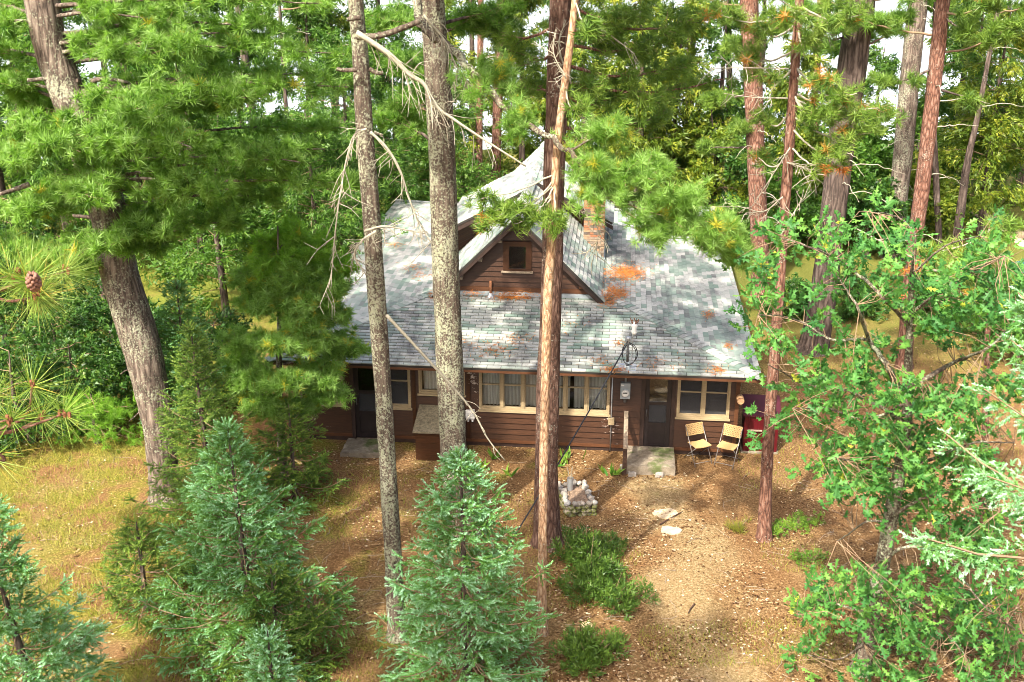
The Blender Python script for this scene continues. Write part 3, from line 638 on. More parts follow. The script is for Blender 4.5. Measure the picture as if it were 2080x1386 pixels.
V, T = prism([(-.55, -1.0, .705), (.55, -1.0, .705), (.55, -.001, .965), (-.55, -.001, .965)], (0, 0, .04)); obj('lid', mesh('lid', V, T, M['hatch_roof']), h)
s = cab_thing('concrete_step', 'thick weathered concrete slab step in front of the glazed door', 'step', (-2.0, 0, 0))
def slab(x0, x1, y0, y1, z0, z1, seed, n=10):
    xs, ys = np.linspace(x0, x1, n), np.linspace(y0, y1, n); g = np.array([(x, y, z1) for x in xs for y in ys]); r = np.random.default_rng(seed)
    edge = np.minimum.reduce([(g[:, 0] - x0), (x1 - g[:, 0]), (g[:, 1] - y0), (y1 - g[:, 1])]); g[:, 2] += .012 * r.standard_normal(len(g)) - .02 * (edge < .02)
    i, j = np.meshgrid(np.arange(n - 1), np.arange(n - 1), indexing='ij'); a = (i * n + j).ravel(); T = np.concatenate([np.stack([a, a + n, a + n + 1], 1), np.stack([a, a + n + 1, a + 1], 1)])
    rim = [i * n for i in range(n)] + [(n - 1) * n + j for j in range(1, n)] + [i * n + n - 1 for i in range(n - 2, -1, -1)] + [j for j in range(n - 2, 0, -1)]
    B = g[rim].copy(); B[:, 2] = z0; B[:, :2] += .015 * r.standard_normal((len(rim), 2)); m_ = len(rim); k = len(g); T2 = []
    for q in range(m_):
        q1 = (q + 1) % m_; T2 += [(rim[q], k + q, k + q1), (rim[q], k + q1, rim[q1])]
    return np.concatenate([g, B]), np.concatenate([T, np.array(T2)])
V, T = slab(-.55, .56, -1.22, -.115, -.2, .20, 1); obj('slab', mesh('slab', V, T, M['concrete']), s)
for q, (x, y) in enumerate(((-.42, -1.28), (-.62, -.95), (.2, -1.27))):
    V, T = slab(x - .09, x + .09, y - .06, y + .05, -.1, .08, q + 5, 4); obj('loose_stone', mesh('loose_stone', V, T, M['stone'], np.full(len(V), .2)), s)
s = cab_thing('stone_step', 'low mossy concrete step below the black screen door', 'step', (-8.85, 0, 0))
V, T = slab(-.5, .45, -.95, -.115, -.2, .09, 2); obj('slab', mesh('slab', V, T, M['concrete']), s)
pb = w2loc(gnd(1268, 962))
h = cab_thing('handrail', 'weathered wooden handrail post left of the concrete step', 'handrail', (pb[0], pb[1], -.03))
box('post', h, (-.05, .05, -.05, .05, -.2, .72), M['dark_wood'])
P = np.array([(-.045, -.10, .70), (.055, -.10, .70), (.055, -pb[1] - .04, 1.02), (-.045, -pb[1] - .04, 1.02)]); V, T = prism(P, (0, 0, .06)); obj('rail', mesh('rail', V, T, M['old_wood']), h)
box('bracket', h, (-.03, .04, -pb[1] - .075, -pb[1] - .036, .86, 1.02), M['dark_wood'])
b = cab_thing('log_birdhouse', 'round hollow log birdhouse hanging under the eave corner', 'birdhouse', (0.0, -.42, 1.62))
V, T = tube([(0, -.10, 0), (0, .10, 0)], .085, 16, False); V2, T2 = tube([(0, -.09, 0), (0, .0, 0)], [.062, .062], 16)
obj('log_shell', mesh('log_shell', V, T, M['log_end'], smooth=True), b); obj('log_core', MB().add(*tube([(0, -.075, 0), (0, .099, 0)], .083, 16)).mesh('log_core', M['log_end']), b)
V, T = tube([(0, 0, .08), (0, 0, .56)], .004, 5); obj('hanging_wire', mesh('hanging_wire', V, T, M['dark_metal']), b)
bx_ = w2loc(gnd(1507, 917))
r_ = cab_thing('red_cabinet', 'dark red wooden storage cabinet with sloping lid beside the cabin corner', 'cabinet', (bx_[0] + .01, bx_[1], -.03))
W_, D_, Hc = .80, .55, .98
box('body', r_, (0, W_, 0, D_, .06, Hc), M['red_paint']); box('plinth', r_, (-.04, W_ + .04, -.06, D_, -.1, .06), M['concrete'])
for q in ((0, .10, .06, Hc), (W_ - .10, W_, .06, Hc), (.10, W_ - .10, Hc - .12, Hc), (.10, W_ - .10, .06, .16)): box('face_frame', r_, (q[0] + .001, q[1] - .001, -.025, -.001, q[2], q[3] - .002), M['red_paint'])
for k in range(5): box('door_board', r_, (.105 + k * .118, .105 + k * .118 + .112, -.016, -.002, .165, Hc - .125), M['red_paint'])
V, T = prism([(-.05, -.08, Hc + .0), (W_ + .05, -.08, Hc + .0), (W_ + .05, D_ + .04, Hc + .26), (-.05, D_ + .04, Hc + .26)], (0, 0, .035)); obj('lid', mesh('lid', V, T, M['red_lid']), r_)
for sg in (0, 1):
    V, T = prism([(sg * (W_ - .02), 0, Hc), (sg * (W_ - .02), D_, Hc), (sg * (W_ - .02), D_, Hc + .24)], (.02, 0, 0)); obj('gable_end', mesh('gable_end', V, T, M['red_paint']), r_)
box('ledge', r_, (.08, .42, -.075, -.026, .60, .625), M['old_wood'])
b = thing('cardboard_box', 'cardboard box behind the window nearest the red cabinet', 'box', loc2w((-.42, .34, .9)), CABROT)
box('carton', b, (-.19, .19, -.15, .15, .05, .42), M['card']); box('shelf', b, (-.9, .34, -.17, .18, -.02, .049), M['interior'])
for sg in (-1, 1): box('flap', b, (-.188, .188, sg * .075 - .07, sg * .075 + .07, .4215, .426), M['card'])

# ------------------------------------------------------------------ folding chairs
def rod(a, b, r=.011): return tube([a, b], r, 6)
def chair(p, rz, label):
    c = thing('folding_chair', label, 'chair', p, rz, 'folding chairs beside the front door')
    bk = MB(); y = lambda z: .10 + (z - .45) * .30
    n1, n2, w, z0, z1 = 12, 7, .22, .62, .86
    for k in range(n1):
        x = -w + k * (2 * w / (n1 - 1)); V, T = prism([(x - .011, y(z0), z0), (x + .011, y(z0), z0), (x + .011, y(z1), z1), (x - .011, y(z1), z1)], (0, .014, 0)); bk.add(V, T)
    for k in range(n2):
        z = z0 + k * (z1 - z0) / (n2 - 1); V, T = prism([(-w, y(z) - .003, z - .010), (w, y(z) - .003, z - .010), (w, y(z) + .003, z + .010), (-w, y(z) + .003, z + .010)], (0, .015, 0)); bk.add(V, T)
    obj('back_panel', bk.mesh('back_panel', M['wicker']), c)
    xs = np.linspace(-.21, .21, 9); st = MB(); Vs = np.array([(x, yy, .45 + .02 * abs(x / .21) ** 2 + (.012 if yy < -.2 else 0)) for x in xs for yy in (-.25, .13)])
    k = np.arange(8) * 2; T = np.concatenate([np.stack([k, k + 2, k + 3], 1), np.stack([k, k + 3, k + 1], 1)]); n = len(Vs)
    rim = [q * 2 for q in range(9)] + [q * 2 + 1 for q in range(8, -1, -1)]
    V2 = np.concatenate([Vs, Vs - (0, 0, .018)]); T2 = [(rim[q], rim[q] + n, rim[(q + 1) % 18] + n) for q in range(18)] + [(rim[q], rim[(q + 1) % 18] + n, rim[(q + 1) % 18]) for q in range(18)]
    obj('seat', st.add(V2, np.concatenate([T, T[:, ::-1] + n, np.array(T2)])).mesh('seat', M['wicker'], False), c)
    for sg in (-1, 1):
        V, T = rod((sg * .225, -.30, 0), (sg * .225, y(.86) + .02, .86)); obj('leg', mesh('leg', V, T, M['chair_metal'], smooth=True), c)
        V, T = rod((sg * .20, .27, 0), (sg * .20, -.23, .445)); obj('leg', mesh('leg', V, T, M['chair_metal'], smooth=True), c)
    for a, b in (((-.225, -.26, .07), (.225, -.26, .07)), ((-.2, .24, .04), (.2, .24, .04)), ((-.22, -.02, .43), (.22, -.02, .43))):
        V, T = rod(a, b, .009); obj('stretcher', mesh('stretcher', V, T, M['chair_metal'], smooth=True), c)
    return c
p = gnd(1416, 934); chair((p[0], p[1], gz(p[0], p[1]) + .005), R(22), 'tan folding chair nearer the front door, lattice back facing out')
p = gnd(1478, 938); chair((p[0], p[1], gz(p[0], p[1]) + .005), R(-30), 'tan folding chair nearer the red cabinet, turned towards the other chair')

# ------------------------------------------------------------------ yard: stone planter, can, stump, sticks, car
def rock(c, r, seed, squash=(1, 1, .8)):
    q = np.random.default_rng(seed); n, m_ = 7, 5; V = []
    for i in range(m_):
        ph = math.pi * (i + .5) / m_
        for j in range(n):
            th = 2 * math.pi * j / n; rr = r * (1 + .18 * q.standard_normal()); V.append((rr * math.sin(ph) * math.cos(th) * squash[0], rr * math.sin(ph) * math.sin(th) * squash[1], rr * math.cos(ph) * squash[2]))
    V = np.array(V + [(0, 0, r * squash[2]), (0, 0, -r * squash[2])]); T = []
    for i in range(m_ - 1):
        for j in range(n): a, b = i * n + j, i * n + (j + 1) % n; T += [(a, a + n, b + n), (a, b + n, b)]
    for j in range(n): T += [(n * m_, j, (j + 1) % n), (n * m_ + 1, (m_ - 1) * n + (j + 1) % n, (m_ - 1) * n + j)]
    return V + np.asarray(c), T
pc = gnd(1172, 1040); px_, py_ = pc[0], pc[1] + .33
pl = thing('stone_planter', 'low rectangular planter of mortared field stones with mossy sides', 'planter', (px_, py_, gz(px_, py_) - .02), R(9))
pw, pd, ph_ = .27, .47, .33
obj('soil', slab and mesh('soil', *slab(-pw + .05, pw - .05, -pd + .05, pd - .05, 0, ph_ - .02, 4), M['soil']), pl)
rk = np.random.default_rng(21)
for lev in range(4):
    per = [(x, -pd) for x in np.arange(-pw, pw + .01, .108)] + [(pw, y) for y in np.arange(-pd + .1, pd, .108)] + [(x, pd) for x in np.arange(pw, -pw - .01, -.108)] + [(-pw, y) for y in np.arange(pd - .1, -pd, -.108)]
    for (x, y) in per:
        V, T = rock((0, 0, 0), .062 + .014 * rk.random(), rk.integers(1 << 30), (1, 1, .78))
        o = obj('stone', mesh('stone', V, T, M['stone' if lev == 3 else 'mossy'], np.full(len(V), rk.random()), True), pl)
        o.location = (x + .02 * rk.standard_normal(), y + .02 * rk.standard_normal(), .05 + lev * .088); o.rotation_euler = (0, 0, rk.random() * 6)
cp = gnd(1158, 990, .33); c = thing('metal_can', 'tall tin can with dead twigs standing on the stone planter', 'can', (cp[0], cp[1] - .02, gz(px_, py_) + .29))
V, T = tube([(0, 0, 0), (0, 0, .02), (0, 0, .18), (0, 0, .30)], [.055, .06, .068, .072], 14, False); obj('can_body', mesh('can_body', V, T, M['galv'], smooth=True), c)
V, T = tube([(0, 0, .005), (0, 0, .25)], [.055, .066], 12); obj('can_soil', mesh('can_soil', V, T, M['soil']), c)
for q in range(5):
    a = q * 1.3; V, T = tube([(.01, 0, .24), (.04 * math.cos(a), .04 * math.sin(a), .36), (.09 * math.cos(a), .09 * math.sin(a), .46 + .04 * q)], .005, 5); obj('twig', mesh('twig', V, T, M['twig']), c)
sp_ = gnd(1190, 1292); s = thing('stump', 'small freshly cut tree stump among the juniper', 'stump', (sp_[0], sp_[1], gz(sp_[0], sp_[1])))
V, T = tube([(0, 0, -.1), (0, 0, .06), (.01, 0, .20)], [.15, .125, .115], 14); obj('stump_bark', mesh('stump_bark', V, T, M['bark_red']), s)
V, T = tube([(.01, 0, .2), (.01, 0, .213)], [.107, .104], 16); obj('cut_face', mesh('cut_face', V, T, M['cut_wood']), s)
def stick(P, r, label, z=.03):
    Q = np.array([gnd(*q) for q in P]); Q[:, 2] = [gz(a[0], a[1]) + z for a in Q]; Q = catmull(Q, 5); Q -= Q[0] * 0
    V, T = tube(Q, np.linspace(r, r * .4, len(Q)), 6); return obj('fallen_stick', mesh('fallen_stick', V, T, M['dark_wood'], smooth=True), None, None, label, 'stick', 'sticks fallen in the yard')
stick([(1341, 1066), (1365, 1052), (1386, 1040)], .02, 'dark bent stick lying across the pale sand patch')
stick([(1410, 1228), (1402, 1238), (1398, 1246)], .02, 'short dark stick lying in the sunlit yard')
stick([(1100, 1012), (1120, 1000), (1140, 992)], .012, 'thin stick leaning by the stone planter', .05)
for k, (x, y, r0, lab) in enumerate(((1352, 1043, .30, 'pale flat stone set in the yard before the door, the larger'), (1362, 1078, .24, 'pale flat stone set in the yard before the door, the smaller'))):
    p = gnd(x, y); q = np.random.default_rng(40 + k); n_ = 11; a_ = np.arange(n_) * 2 * math.pi / n_; rr = r0 * q.uniform(.75, 1.1, n_); pts = np.stack([rr * np.cos(a_), rr * np.sin(a_) * .85, np.full(n_, -.08)], 1)
    V, T = prism(pts, (0, 0, .105)); V = np.array(V); V[n_:, :2] *= .93; V[n_:, 2] += q.normal(0, .006, n_); o = obj('flat_stone', mesh('flat_stone', V, T, M['pale_stone']), None, (p[0], p[1], gz(p[0], p[1])), lab, 'stone', 'flat stones in the yard')
# the blue vehicle at the far right
cb = gnd(2082, 600); car = thing('parked_car', 'blue car mostly hidden behind the oak leaves on the lawn', 'car', (cb[0] + 1.6, cb[1], gz(cb[0], cb[1])), R(8))
prof = [(-2.1, .35), (-2.15, .75), (-1.9, .98), (-1.45, 1.02), (-.95, 1.48), (.75, 1.50), (1.45, 1.05), (2.05, .92), (2.15, .6), (2.1, .35)]
V, T = prism([(x, -.85, z) for x, z in prof], (0, 1.7, 0)); V = np.array(V); V[V[:, 2] > 1.3, 1] *= .82; obj('body', mesh('body', V, T, M['blue_car']), car)
for sg in (-1, 1):
    V, T = prism([(-1.25, sg * .842, 1.06), (.2, sg * .842, 1.06), (.2, sg * .722, 1.42), (-.90, sg * .722, 1.42)], (0, sg * .012, 0)); obj('side_window', mesh('side_window', V, T, M['black_rubber']), car)
    for x in (-1.35, 1.35):
        V, T = tube([(x, sg * .70, .33), (x, sg * .88, .33)], .33, 18); wh = obj('wheel', mesh('wheel', V, T, M['tire']), car)
        V, T = tube([(x, sg * .87, .33), (x, sg * .89, .33)], .19, 14); obj('rim', mesh('rim', V, T, M['galv']), wh)
V, T = prism([(-1.53, -.70, 1.06), (-1.53, .70, 1.06), (-1.04, .62, 1.44), (-1.04, -.62, 1.44)], (-.02, 0, .015)); obj('rear_window', mesh('rear_window', V, T, M['black_rubber']), car)
for sg in (-1, 1): box('tail_light', car, (-2.135, -2.09, sg * .68 - .12, sg * .68 + .12, .72, .88), M['red_paint'])
# orange needles lying on the roof
def roof_needles():
    r = np.random.default_rng(5); mb = MB()
    for (x, y, rx, ry, n) in ((1270, 556, 40, 16, 900), (1250, 598, 28, 16, 500), (1232, 618, 20, 10, 250), (1045, 604, 45, 8, 450), (960, 600, 22, 8, 160), (1246, 753, 22, 7, 260), (1258, 700, 14, 6, 90), (1005, 715, 40, 14, 220), (1050, 690, 35, 12, 160), (1460, 755, 26, 10, 200), (1440, 640, 12, 10, 160), (1480, 705, 14, 7, 120), (800, 500, 25, 6, 200), (860, 560, 25, 14, 160), (880, 605, 12, 8, 160), (940, 700, 60, 30, 120), (1150, 660, 50, 30, 90), (1215, 735, 40, 12, 90), (1330, 740, 60, 16, 120), (835, 545, 30, 8, 120)):
        k = 0
        for _ in range(int(n * (1.3 if n > 400 else .45))):
            a, b = r.standard_normal(2) * .5; p = on_roof(x + a * rx, y + b * ry)
            zz = min(EZ + SL * (p[1] - EF), EZ + SL * (ER - p[0]), EZ + SL * (p[0] - EL))
            if p[1] > 2.5 or zz < p[2] - .02:       # beyond the front slope: drop it on the side slope instead
                d = ray(x + a * rx, y + b * ry); nrm = (uw if p[0] > RU else -uw) * SL + np.array([0, 0, 1.]); p0 = loc2w((ER if p[0] > RU else EL, 0, EZ)); p = w2loc(CAM + d * ((p0 - CAM) @ nrm) / (d @ nrm))
            th = r.random() * math.pi; L = .05 + .05 * r.random(); dx, dy = L * math.cos(th), L * math.sin(th); h = p[2] + .018 + .025 * r.random()
            nx, ny = -math.sin(th) * .013, math.cos(th) * .013; s_ = SL if p[1] < 2.5 else 0
            mb.add([(p[0] - dx, p[1] - dy, h), (p[0] + dx, p[1] + dy, h + .01), (p[0] + nx, p[1] + ny, h + .012 * r.random())], [(0, 1, 2)], r.random())
            mb.T[-1] = mb.T[-1]
    V = np.concatenate(mb.V); return mesh('needle_litter', V, np.concatenate(mb.T), M['dead_needles'], np.concatenate(mb.C))
o = obj('needle_litter', roof_needles(), None, ORG, 'drifts of rusty orange pine needles lying on the shingles', 'pine needles', None, 'stuff'); o.rotation_euler = (0, 0, CABROT)
# ------------------------------------------------------------------ foliage building blocks
def unit(v): return v / (np.linalg.norm(v, axis=-1, keepdims=True) + 1e-9)
def needle_proto(n, L, w, seed, axis_len=.06, back=.15, droop=0.0, jitter=.25):
    """needles fanned round a shoot that points along +z: n slim triangles"""
    r = np.random.default_rng(seed); V = []
    for k in range(n):
        th = r.random() * 2 * math.pi; c = 1 - r.random() * (1 - back) if back >= 0 else 1 - r.random() * (1 - back)
        s = math.sqrt(max(0, 1 - c * c)); d = np.array([s * math.cos(th), s * math.sin(th), c])
        b = np.array([0, 0, -axis_len * r.random()]); l = L * (1 + jitter * (r.random() - .5) * 2)
        side = np.cross(d, r.standard_normal(3)); side /= np.linalg.norm(side) + 1e-9
        tip = b + d * l + np.array([0, 0, -droop * l * s])
        V += [b + d * .01 - side * w / 2, b + d * .01 + side * w / 2, tip]
    return np.array(V)
def twig_proto(n, L, nl, w, seed, spread=.9):
    """a spruce shoot along +z clothed in short needles; tone rises to the tip (new growth)"""
    r = np.random.default_rng(seed); V = []; C = []
    for k in range(n):
        f = (k + r.random()) / n; th = k * 2.4 + r.random() * .6; d = unit(np.array([math.cos(th) * spread, math.sin(th) * spread, .75 + .5 * f]))
        b = np.array([0, 0, f * L]); side = unit(np.cross(d, np.array([0, 0, 1.]) + .3 * r.standard_normal(3))); l = nl * (1.05 - .45 * f) * (.8 + .4 * r.random())
        V += [b - side * w / 2, b + side * w / 2, b + d * l]; C += [.25 + .35 * f] * 3
    V += [np.array([-.006, 0, 0]), np.array([.006, 0, 0]), np.array([0, 0, L])]; C += [.15] * 3
    return np.array(V), np.array(C)
def spray_proto(n, L, w, seed, flat=.35):
    """a flat drooping spray of scale-leaved twigs"""
    r = np.random.default_rng(seed); V = []
    for k in range(n):
        f = r.random() ** .7; b = np.array([.25 * L * r.standard_normal() * f, .25 * flat * L * r.standard_normal(), f * L]); d = unit(np.array([r.standard_normal() * .8, r.standard_normal() * flat, .7 + .6 * r.random()]))
        s = unit(np.cross(d, r.standard_normal(3))); l = L * (.28 + .3 * r.random()); V += [b - s * w / 2, b + s * w / 2, b + d * l]
    return np.array(V)
def place(protos, P, D, S, tone, rng_, tonep=None):
    """copies of the prototypes at P, +z turned to D, scaled by S -> V, T, tone"""
    P, D = np.asarray(P, float), unit(np.asarray(D, float)); N = len(P); S = np.broadcast_to(np.asarray(S, float), (N,)); tone = np.broadcast_to(np.asarray(tone, float), (N,))
    ref = np.where(np.abs(D[:, 2:3]) < .95, np.array([[0, 0, 1.]]), np.array([[1., 0, 0]])); x = unit(np.cross(ref, D)); y = np.cross(D, x)
    a = rng_.random(N) * 2 * math.pi; ca, sa = np.cos(a)[:, None], np.sin(a)[:, None]; x, y = x * ca + y * sa, y * ca - x * sa
    Rm = np.stack([x, y, D], 2) * S[:, None, None]; which = rng_.integers(len(protos), size=N); Vs, Cs = [], []
    for k, pr in enumerate(protos):
        m = which == k
        if not m.any(): continue
        Vs.append((np.einsum('nij,vj->nvi', Rm[m], pr) + P[m][:, None]).reshape(-1, 3))
        t_ = np.repeat(tone[m], len(pr)); t_ = t_ + np.tile(tonep[k], m.sum()) if tonep is not None else t_
        t_ = np.where(t_ < .97, np.minimum(t_ + np.repeat(rng_.normal(0, .10, len(t_) // 3 + 1), 3)[:len(t_)], .9 if tonep is None else 1.), t_)
        Cs.append(np.clip(t_, 0, 1))
    V = np.concatenate(Vs); return V, np.arange(len(V)).reshape(-1, 3), np.concatenate(Cs)
WP = [needle_proto(28, .175, .018, k, .06, .0, .10) for k in range(8)]
WPF = [needle_proto(42, .155, .0105, 230 + k, .06, .0, .10) for k in range(8)]
WPL = [needle_proto(14, .24, .05, 200 + k, .07, .0, .10) for k in range(4)]; RPL = [needle_proto(16, .20, .045, 210 + k, .12, -.2, .02) for k in range(4)]
FIR = [spray_proto(16, .30, .04, 220 + k, .5) for k in range(6)]
RP = [needle_proto(36, .17, .016, 20 + k, .12, -.25, .02) for k in range(5)]
RPD = [needle_proto(34, .16, .010, 30 + k, .05, .2, .5) for k in range(3)]
SPT = [twig_proto(20, .17, .040, .020, 40 + k, 1.25) for k in range(5)]; SP = [a for a, _ in SPT]; SPC = [c for _, c in SPT]
NSP = [twig_proto(90, .22, .024, .0035, 50 + k) for k in range(4)]
CED = [spray_proto(16, .34, .05, 60 + k) for k in range(6)]
LEAFC = [spray_proto(12, .30, .085, 70 + k, .9) for k in range(6)]
JUN = [twig_proto(26, .22, .035, .008, 80 + k, .55)[0] for k in range(4)]
def tuft_tone(r, n, hi=.008):
    t_ = np.clip(r.normal(.45, .24, n), 0, .88); t_[r.random(n) < hi] = 1.0; return t_
def trunk_mesh(P, rad, mat, seed, n=20, relief=.06):
    P = catmull(P, 14) if len(P) < 30 else np.asarray(P); rad = np.interp(np.linspace(0, 1, len(P)), np.linspace(0, 1, len(rad)), rad)
    V, T = tube(P, rad, n); c = np.repeat(P, n, 0); d = V[:len(c)] - c; u_ = unit(d); r_ = np.repeat(rad, n)
    q = np.stack([u_[:, 0] * 3.2, u_[:, 1] * 3.2, c[:, 2] * 1.7], 1); nz = vnoise(q + seed, seed) - .5 + .5 * (vnoise(q * 2.7 + seed, seed + 1) - .5)
    V[:len(c)] += u_ * (nz * relief * 2.2 * r_)[:, None]
    return mesh('trunk', V, T, M[mat], smooth=True)
class Tree:
    def __init__(s, name, label, cat, base, group=None):
        s.b = np.array([base[0], base[1], gz(base[0], base[1])]); s.e = thing(name, label, cat, s.b, 0, group)
        s.r = np.random.default_rng(abs(hash((round(float(base[0]), 2), round(float(base[1]), 2)))) % (1 << 31)); s.tw = MB(); s.fol = {}
        s.P = None
    def trunk(s, P, rad, mat, n=20, relief=.06):
        s.P = np.asarray(P, float); L = s.P - s.b; L[0, 2] = -.15; s.rad = rad
        fl = np.array(rad, float); L = np.concatenate([L[:1], L[:1] + (L[1] - L[0]) * min(.3, .45 / max(.1, np.linalg.norm(L[1] - L[0]))), L[1:]]); fl = np.concatenate([fl[:1] * 1.55, fl[:1] * 1.04, fl[1:]])
        obj('trunk', trunk_mesh(L, fl, mat, s.r.integers(1000), n, relief), s.e); s.C = catmull(s.P, 14)
    def at(s, z): k = np.argmin(np.abs(s.C[:, 2] - z)); return s.C[k]
    def limb(s, P, r0, r1=.008, mat='twig_live', k=6, wob=.03, name='limb'):
        P = np.asarray(P, float); Q = catmull(P, k) if len(P) > 2 else np.linspace(P[0], P[1], 8)
        L = np.linalg.norm(Q[-1] - Q[0]); Q[1:-1] += s.r.normal(0, wob * L / 6, (len(Q) - 2, 3)) * .6
        V, T = tube(Q - s.b, np.linspace(r0, r1, len(Q)), 7); obj(name, mesh(name, V, T, M[mat], smooth=True), s.e); return Q
    def twig(s, P, r=.006):
        V, T = tube(np.asarray(P) - s.b, np.linspace(r, r * .4, len(P)), 4, False); s.tw.add(V, T)
    def leaves(s, key, mat, protos, P, D, S, tone, tonep=None):
        V, T, C = place(protos, np.asarray(P) - s.b, D, S, tone, s.r, tonep); s.fol.setdefault(key, (MB(), mat))[0].add(V, T, C)
    def pad(s, Q, n, width, mat='white_pine', protos=None, S=1.0, f0=.3, up=.35, thick=.10, hi=.008, key='crown', twigs=True, tone0=0., dens=7):
        """side shoots with needle tufts along a limb Q: a flattened plate of foliage"""
        protos = protos or WP; P, D = [], []
        for k in range(n):
            f = f0 + (1 - f0) * s.r.random() ** .75; i = min(len(Q) - 2, int(f * (len(Q) - 1))); o = Q[i] + (Q[i + 1] - Q[i]) * s.r.random(); ax = unit(Q[i + 1] - Q[i])
            lat = unit(np.cross(ax, [0, 0, 1.])) * (1 if s.r.random() < .5 else -1); w = width * (1.15 - .75 * f) * (.25 + .75 * s.r.random())
            e = o + (lat * .85 + ax * .55) * w + np.array([0, 0, up * w * s.r.random() - .05 * w]) + s.r.normal(0, thick, 3) * np.array([.6, .6, 1])
            if twigs: s.twig([o, (o + e) / 2 + (0, 0, -.03 * w), e], .006 + .003 * w)
            m = dens + s.r.integers(3); q = s.r.random(m) ** .6; pos = o + (e - o) * (.35 + .65 * q)[:, None] + s.r.normal(0, .085, (m, 3)) * (1, 1, .7)
            dr = unit(e - o)[None] * .7 + s.r.normal(0, .45, (m, 3)) + np.array([0, 0, .55]); P.append(pos); D.append(dr)
        P, D = np.concatenate(P), np.concatenate(D)
        s.leaves(key, mat, protos, P, D, S * s.r.uniform(.8, 1.15, len(P)), np.clip(tuft_tone(s.r, len(P), hi) + tone0, 0, 1))
    def finish(s):
        for k, (mb, mat) in s.fol.items(): obj(k, mb.mesh(k, M[mat]), s.e)
        if s.tw.n: obj('twigs', s.tw.mesh('twigs', M['twig_live']), s.e, kind='stuff')
        return s.e
def trunk_line(pix, widths, base_px, top_z, lean_y=0.0, Y=None):
    """a trunk seen through pix (base first); every point stands at the distance of its base"""
    b = gnd(*base_px); Y = Y or b[1]; P = [np.array([b[0], b[1], 0])]; rad = []
    for q in pix: P.append(at(q[0], q[1], Y + lean_y * 0))
    for p, w in zip(P, widths): rad.append(w / ppm(p) / 2)
    d = unit(P[-1] - P[-2]); d = unit(d * np.array([.6, .6, 1])); n = 3; h = top_z - P[-1][2]; r0 = rad[len(P) - 1] if len(rad) >= len(P) else rad[-1]
    for k in range(1, n + 1): P.append(P[-1] + d * h / n / max(.5, d[2])); rad.append(r0 * (1 - .8 * k / n))
    return np.array(P), rad
def top_crown(t, z0, z1, R0, mat='red_pine', protos=None, n=22, S=1.25, dens=6, seen=False):
    """the crown that stands above the picture and shades the yard"""
    for k in range(n):
        f = (k + .5) / n; z = z0 + (z1 - z0) * f; o = t.at(z); a = k * 2.4 + t.r.random(); L = R0 * (1.05 - .75 * f) * (.7 + .5 * t.r.random())
        Q = t.limb([o, o + L * .5 * np.array([math.cos(a), math.sin(a), .12]), o + L * np.array([math.cos(a), math.sin(a), .28])], .035, .008, wob=.05)
        t.pad(Q, int(5 + 4 * L), .75, mat, (WP if mat.startswith('white') else RP) if seen and z < 12.5 else WPL if mat.startswith('white') else RPL, S=S, dens=dens, twigs=False, thick=.16, key='upper_crown' if z > 12.5 or not seen else 'crown')

# ------------------------------------------------------------------ tall pines round the cabin
# great leaning white pine at the left
P, rad = trunk_line([(331, 950), (325, 880), (310, 800), (287, 700), (262, 620), (240, 550), (219, 430), (172, 280), (133, 180), (102, 90), (85, 0)], [64, 58, 62, 70, 76, 76, 73, 73, 72, 70, 68, 70], (338, 1010), 20)
t1 = Tree('white_pine', 'great leaning white pine with thick lichened trunk, left of the young spruces', 'tree', P[0], 'tall pines around the cabin')
t1.trunk(P, rad, 'bark_pine', 28)
for (ex, ey, EY, sz, w, n) in ((300, 40, 21.5, .2, .95, 26), (430, 95, 20.6, -.1, 1.0, 30), (560, 50, 22, .0, 1.0, 26), (640, 150, 23.2, .0, .9, 24), (500, 200, 20.2, .0, 1.1, 34), (330, 235, 19.8, .2, 1.1, 34), (610, 330, 21.2, .0, 1.0, 30), (728, 372, 21.6, -.1, .85, 26), (440, 390, 20.2, .0, 1.1, 34), (250, 300, 19.2, .2, 1.0, 30), (110, 300, 19.6, .2, 1.0, 32), (18, 320, 20.2, .2, .9, 24), (60, 430, 20.4, .0, .9, 26), (-30, 180, 22.6, .2, 1.0, 22), (355, 470, 21.2, .0, .85, 24), (480, 455, 21.8, -.1, .8, 20), (560, 400, 22.4, 0, .9, 22), (-20, 60, 22, .3, 1.0, 22), (250, 110, 21.4, .3, .8, 20), (30, 500, 22.4, -.2, .9, 18), (390, 300, 19.6, .2, 1.0, 28), (690, 260, 24, .2, .9, 20), (180, 400, 19.3, .1, .8, 22)) + tuple((gx + 30 * math.sin(gx * 7 + gy), gy + 25 * math.cos(gx * 3 + gy), (23.4 if gx < 300 and gy < 230 else 20.5) + 3.0 * abs(math.sin(gx * 1.7 + gy * .9)), .1, 1.0, 20) for gx in range(-30, 730, 118) for gy in range(-10, 520, 105) if not (gx > 440 and gy > 400)):
    e = at(ex, ey, EY); o = t1.at(e[2] - .25 + sz); m = (o + e) / 2 + np.array([0, 0, .12])
    Q = t1.limb([o, m, e], .045, .010, 'bark_pine'); t1.pad(Q, n, w, f0=.28, S=1.08, dens=5, tone0=.03)
for (a, b, c_, r0) in (((160, 166), (110, 160), (55, 163), .06), ((185, 165), (215, 160), (262, 168), .05), ((190, 190), (230, 185), (270, 172), .03), ((60, 375), (30, 385), (0, 395), .06), ((272, 752), (258, 752), (245, 760), .02), ((195, 517), (185, 520), (182, 528), .02), ((290, 830), (275, 845), (262, 856), .012)):
    t1.limb([at(*a, 22.4), at(*b, 22.3), at(*c_, 22.1)], r0, r0 * .6, 'bark_pine', name='broken_branch')
top_crown(t1, 12, 19.5, 3.2, 'white_pine', WP, 16, 1.2, 9); t1.finish()
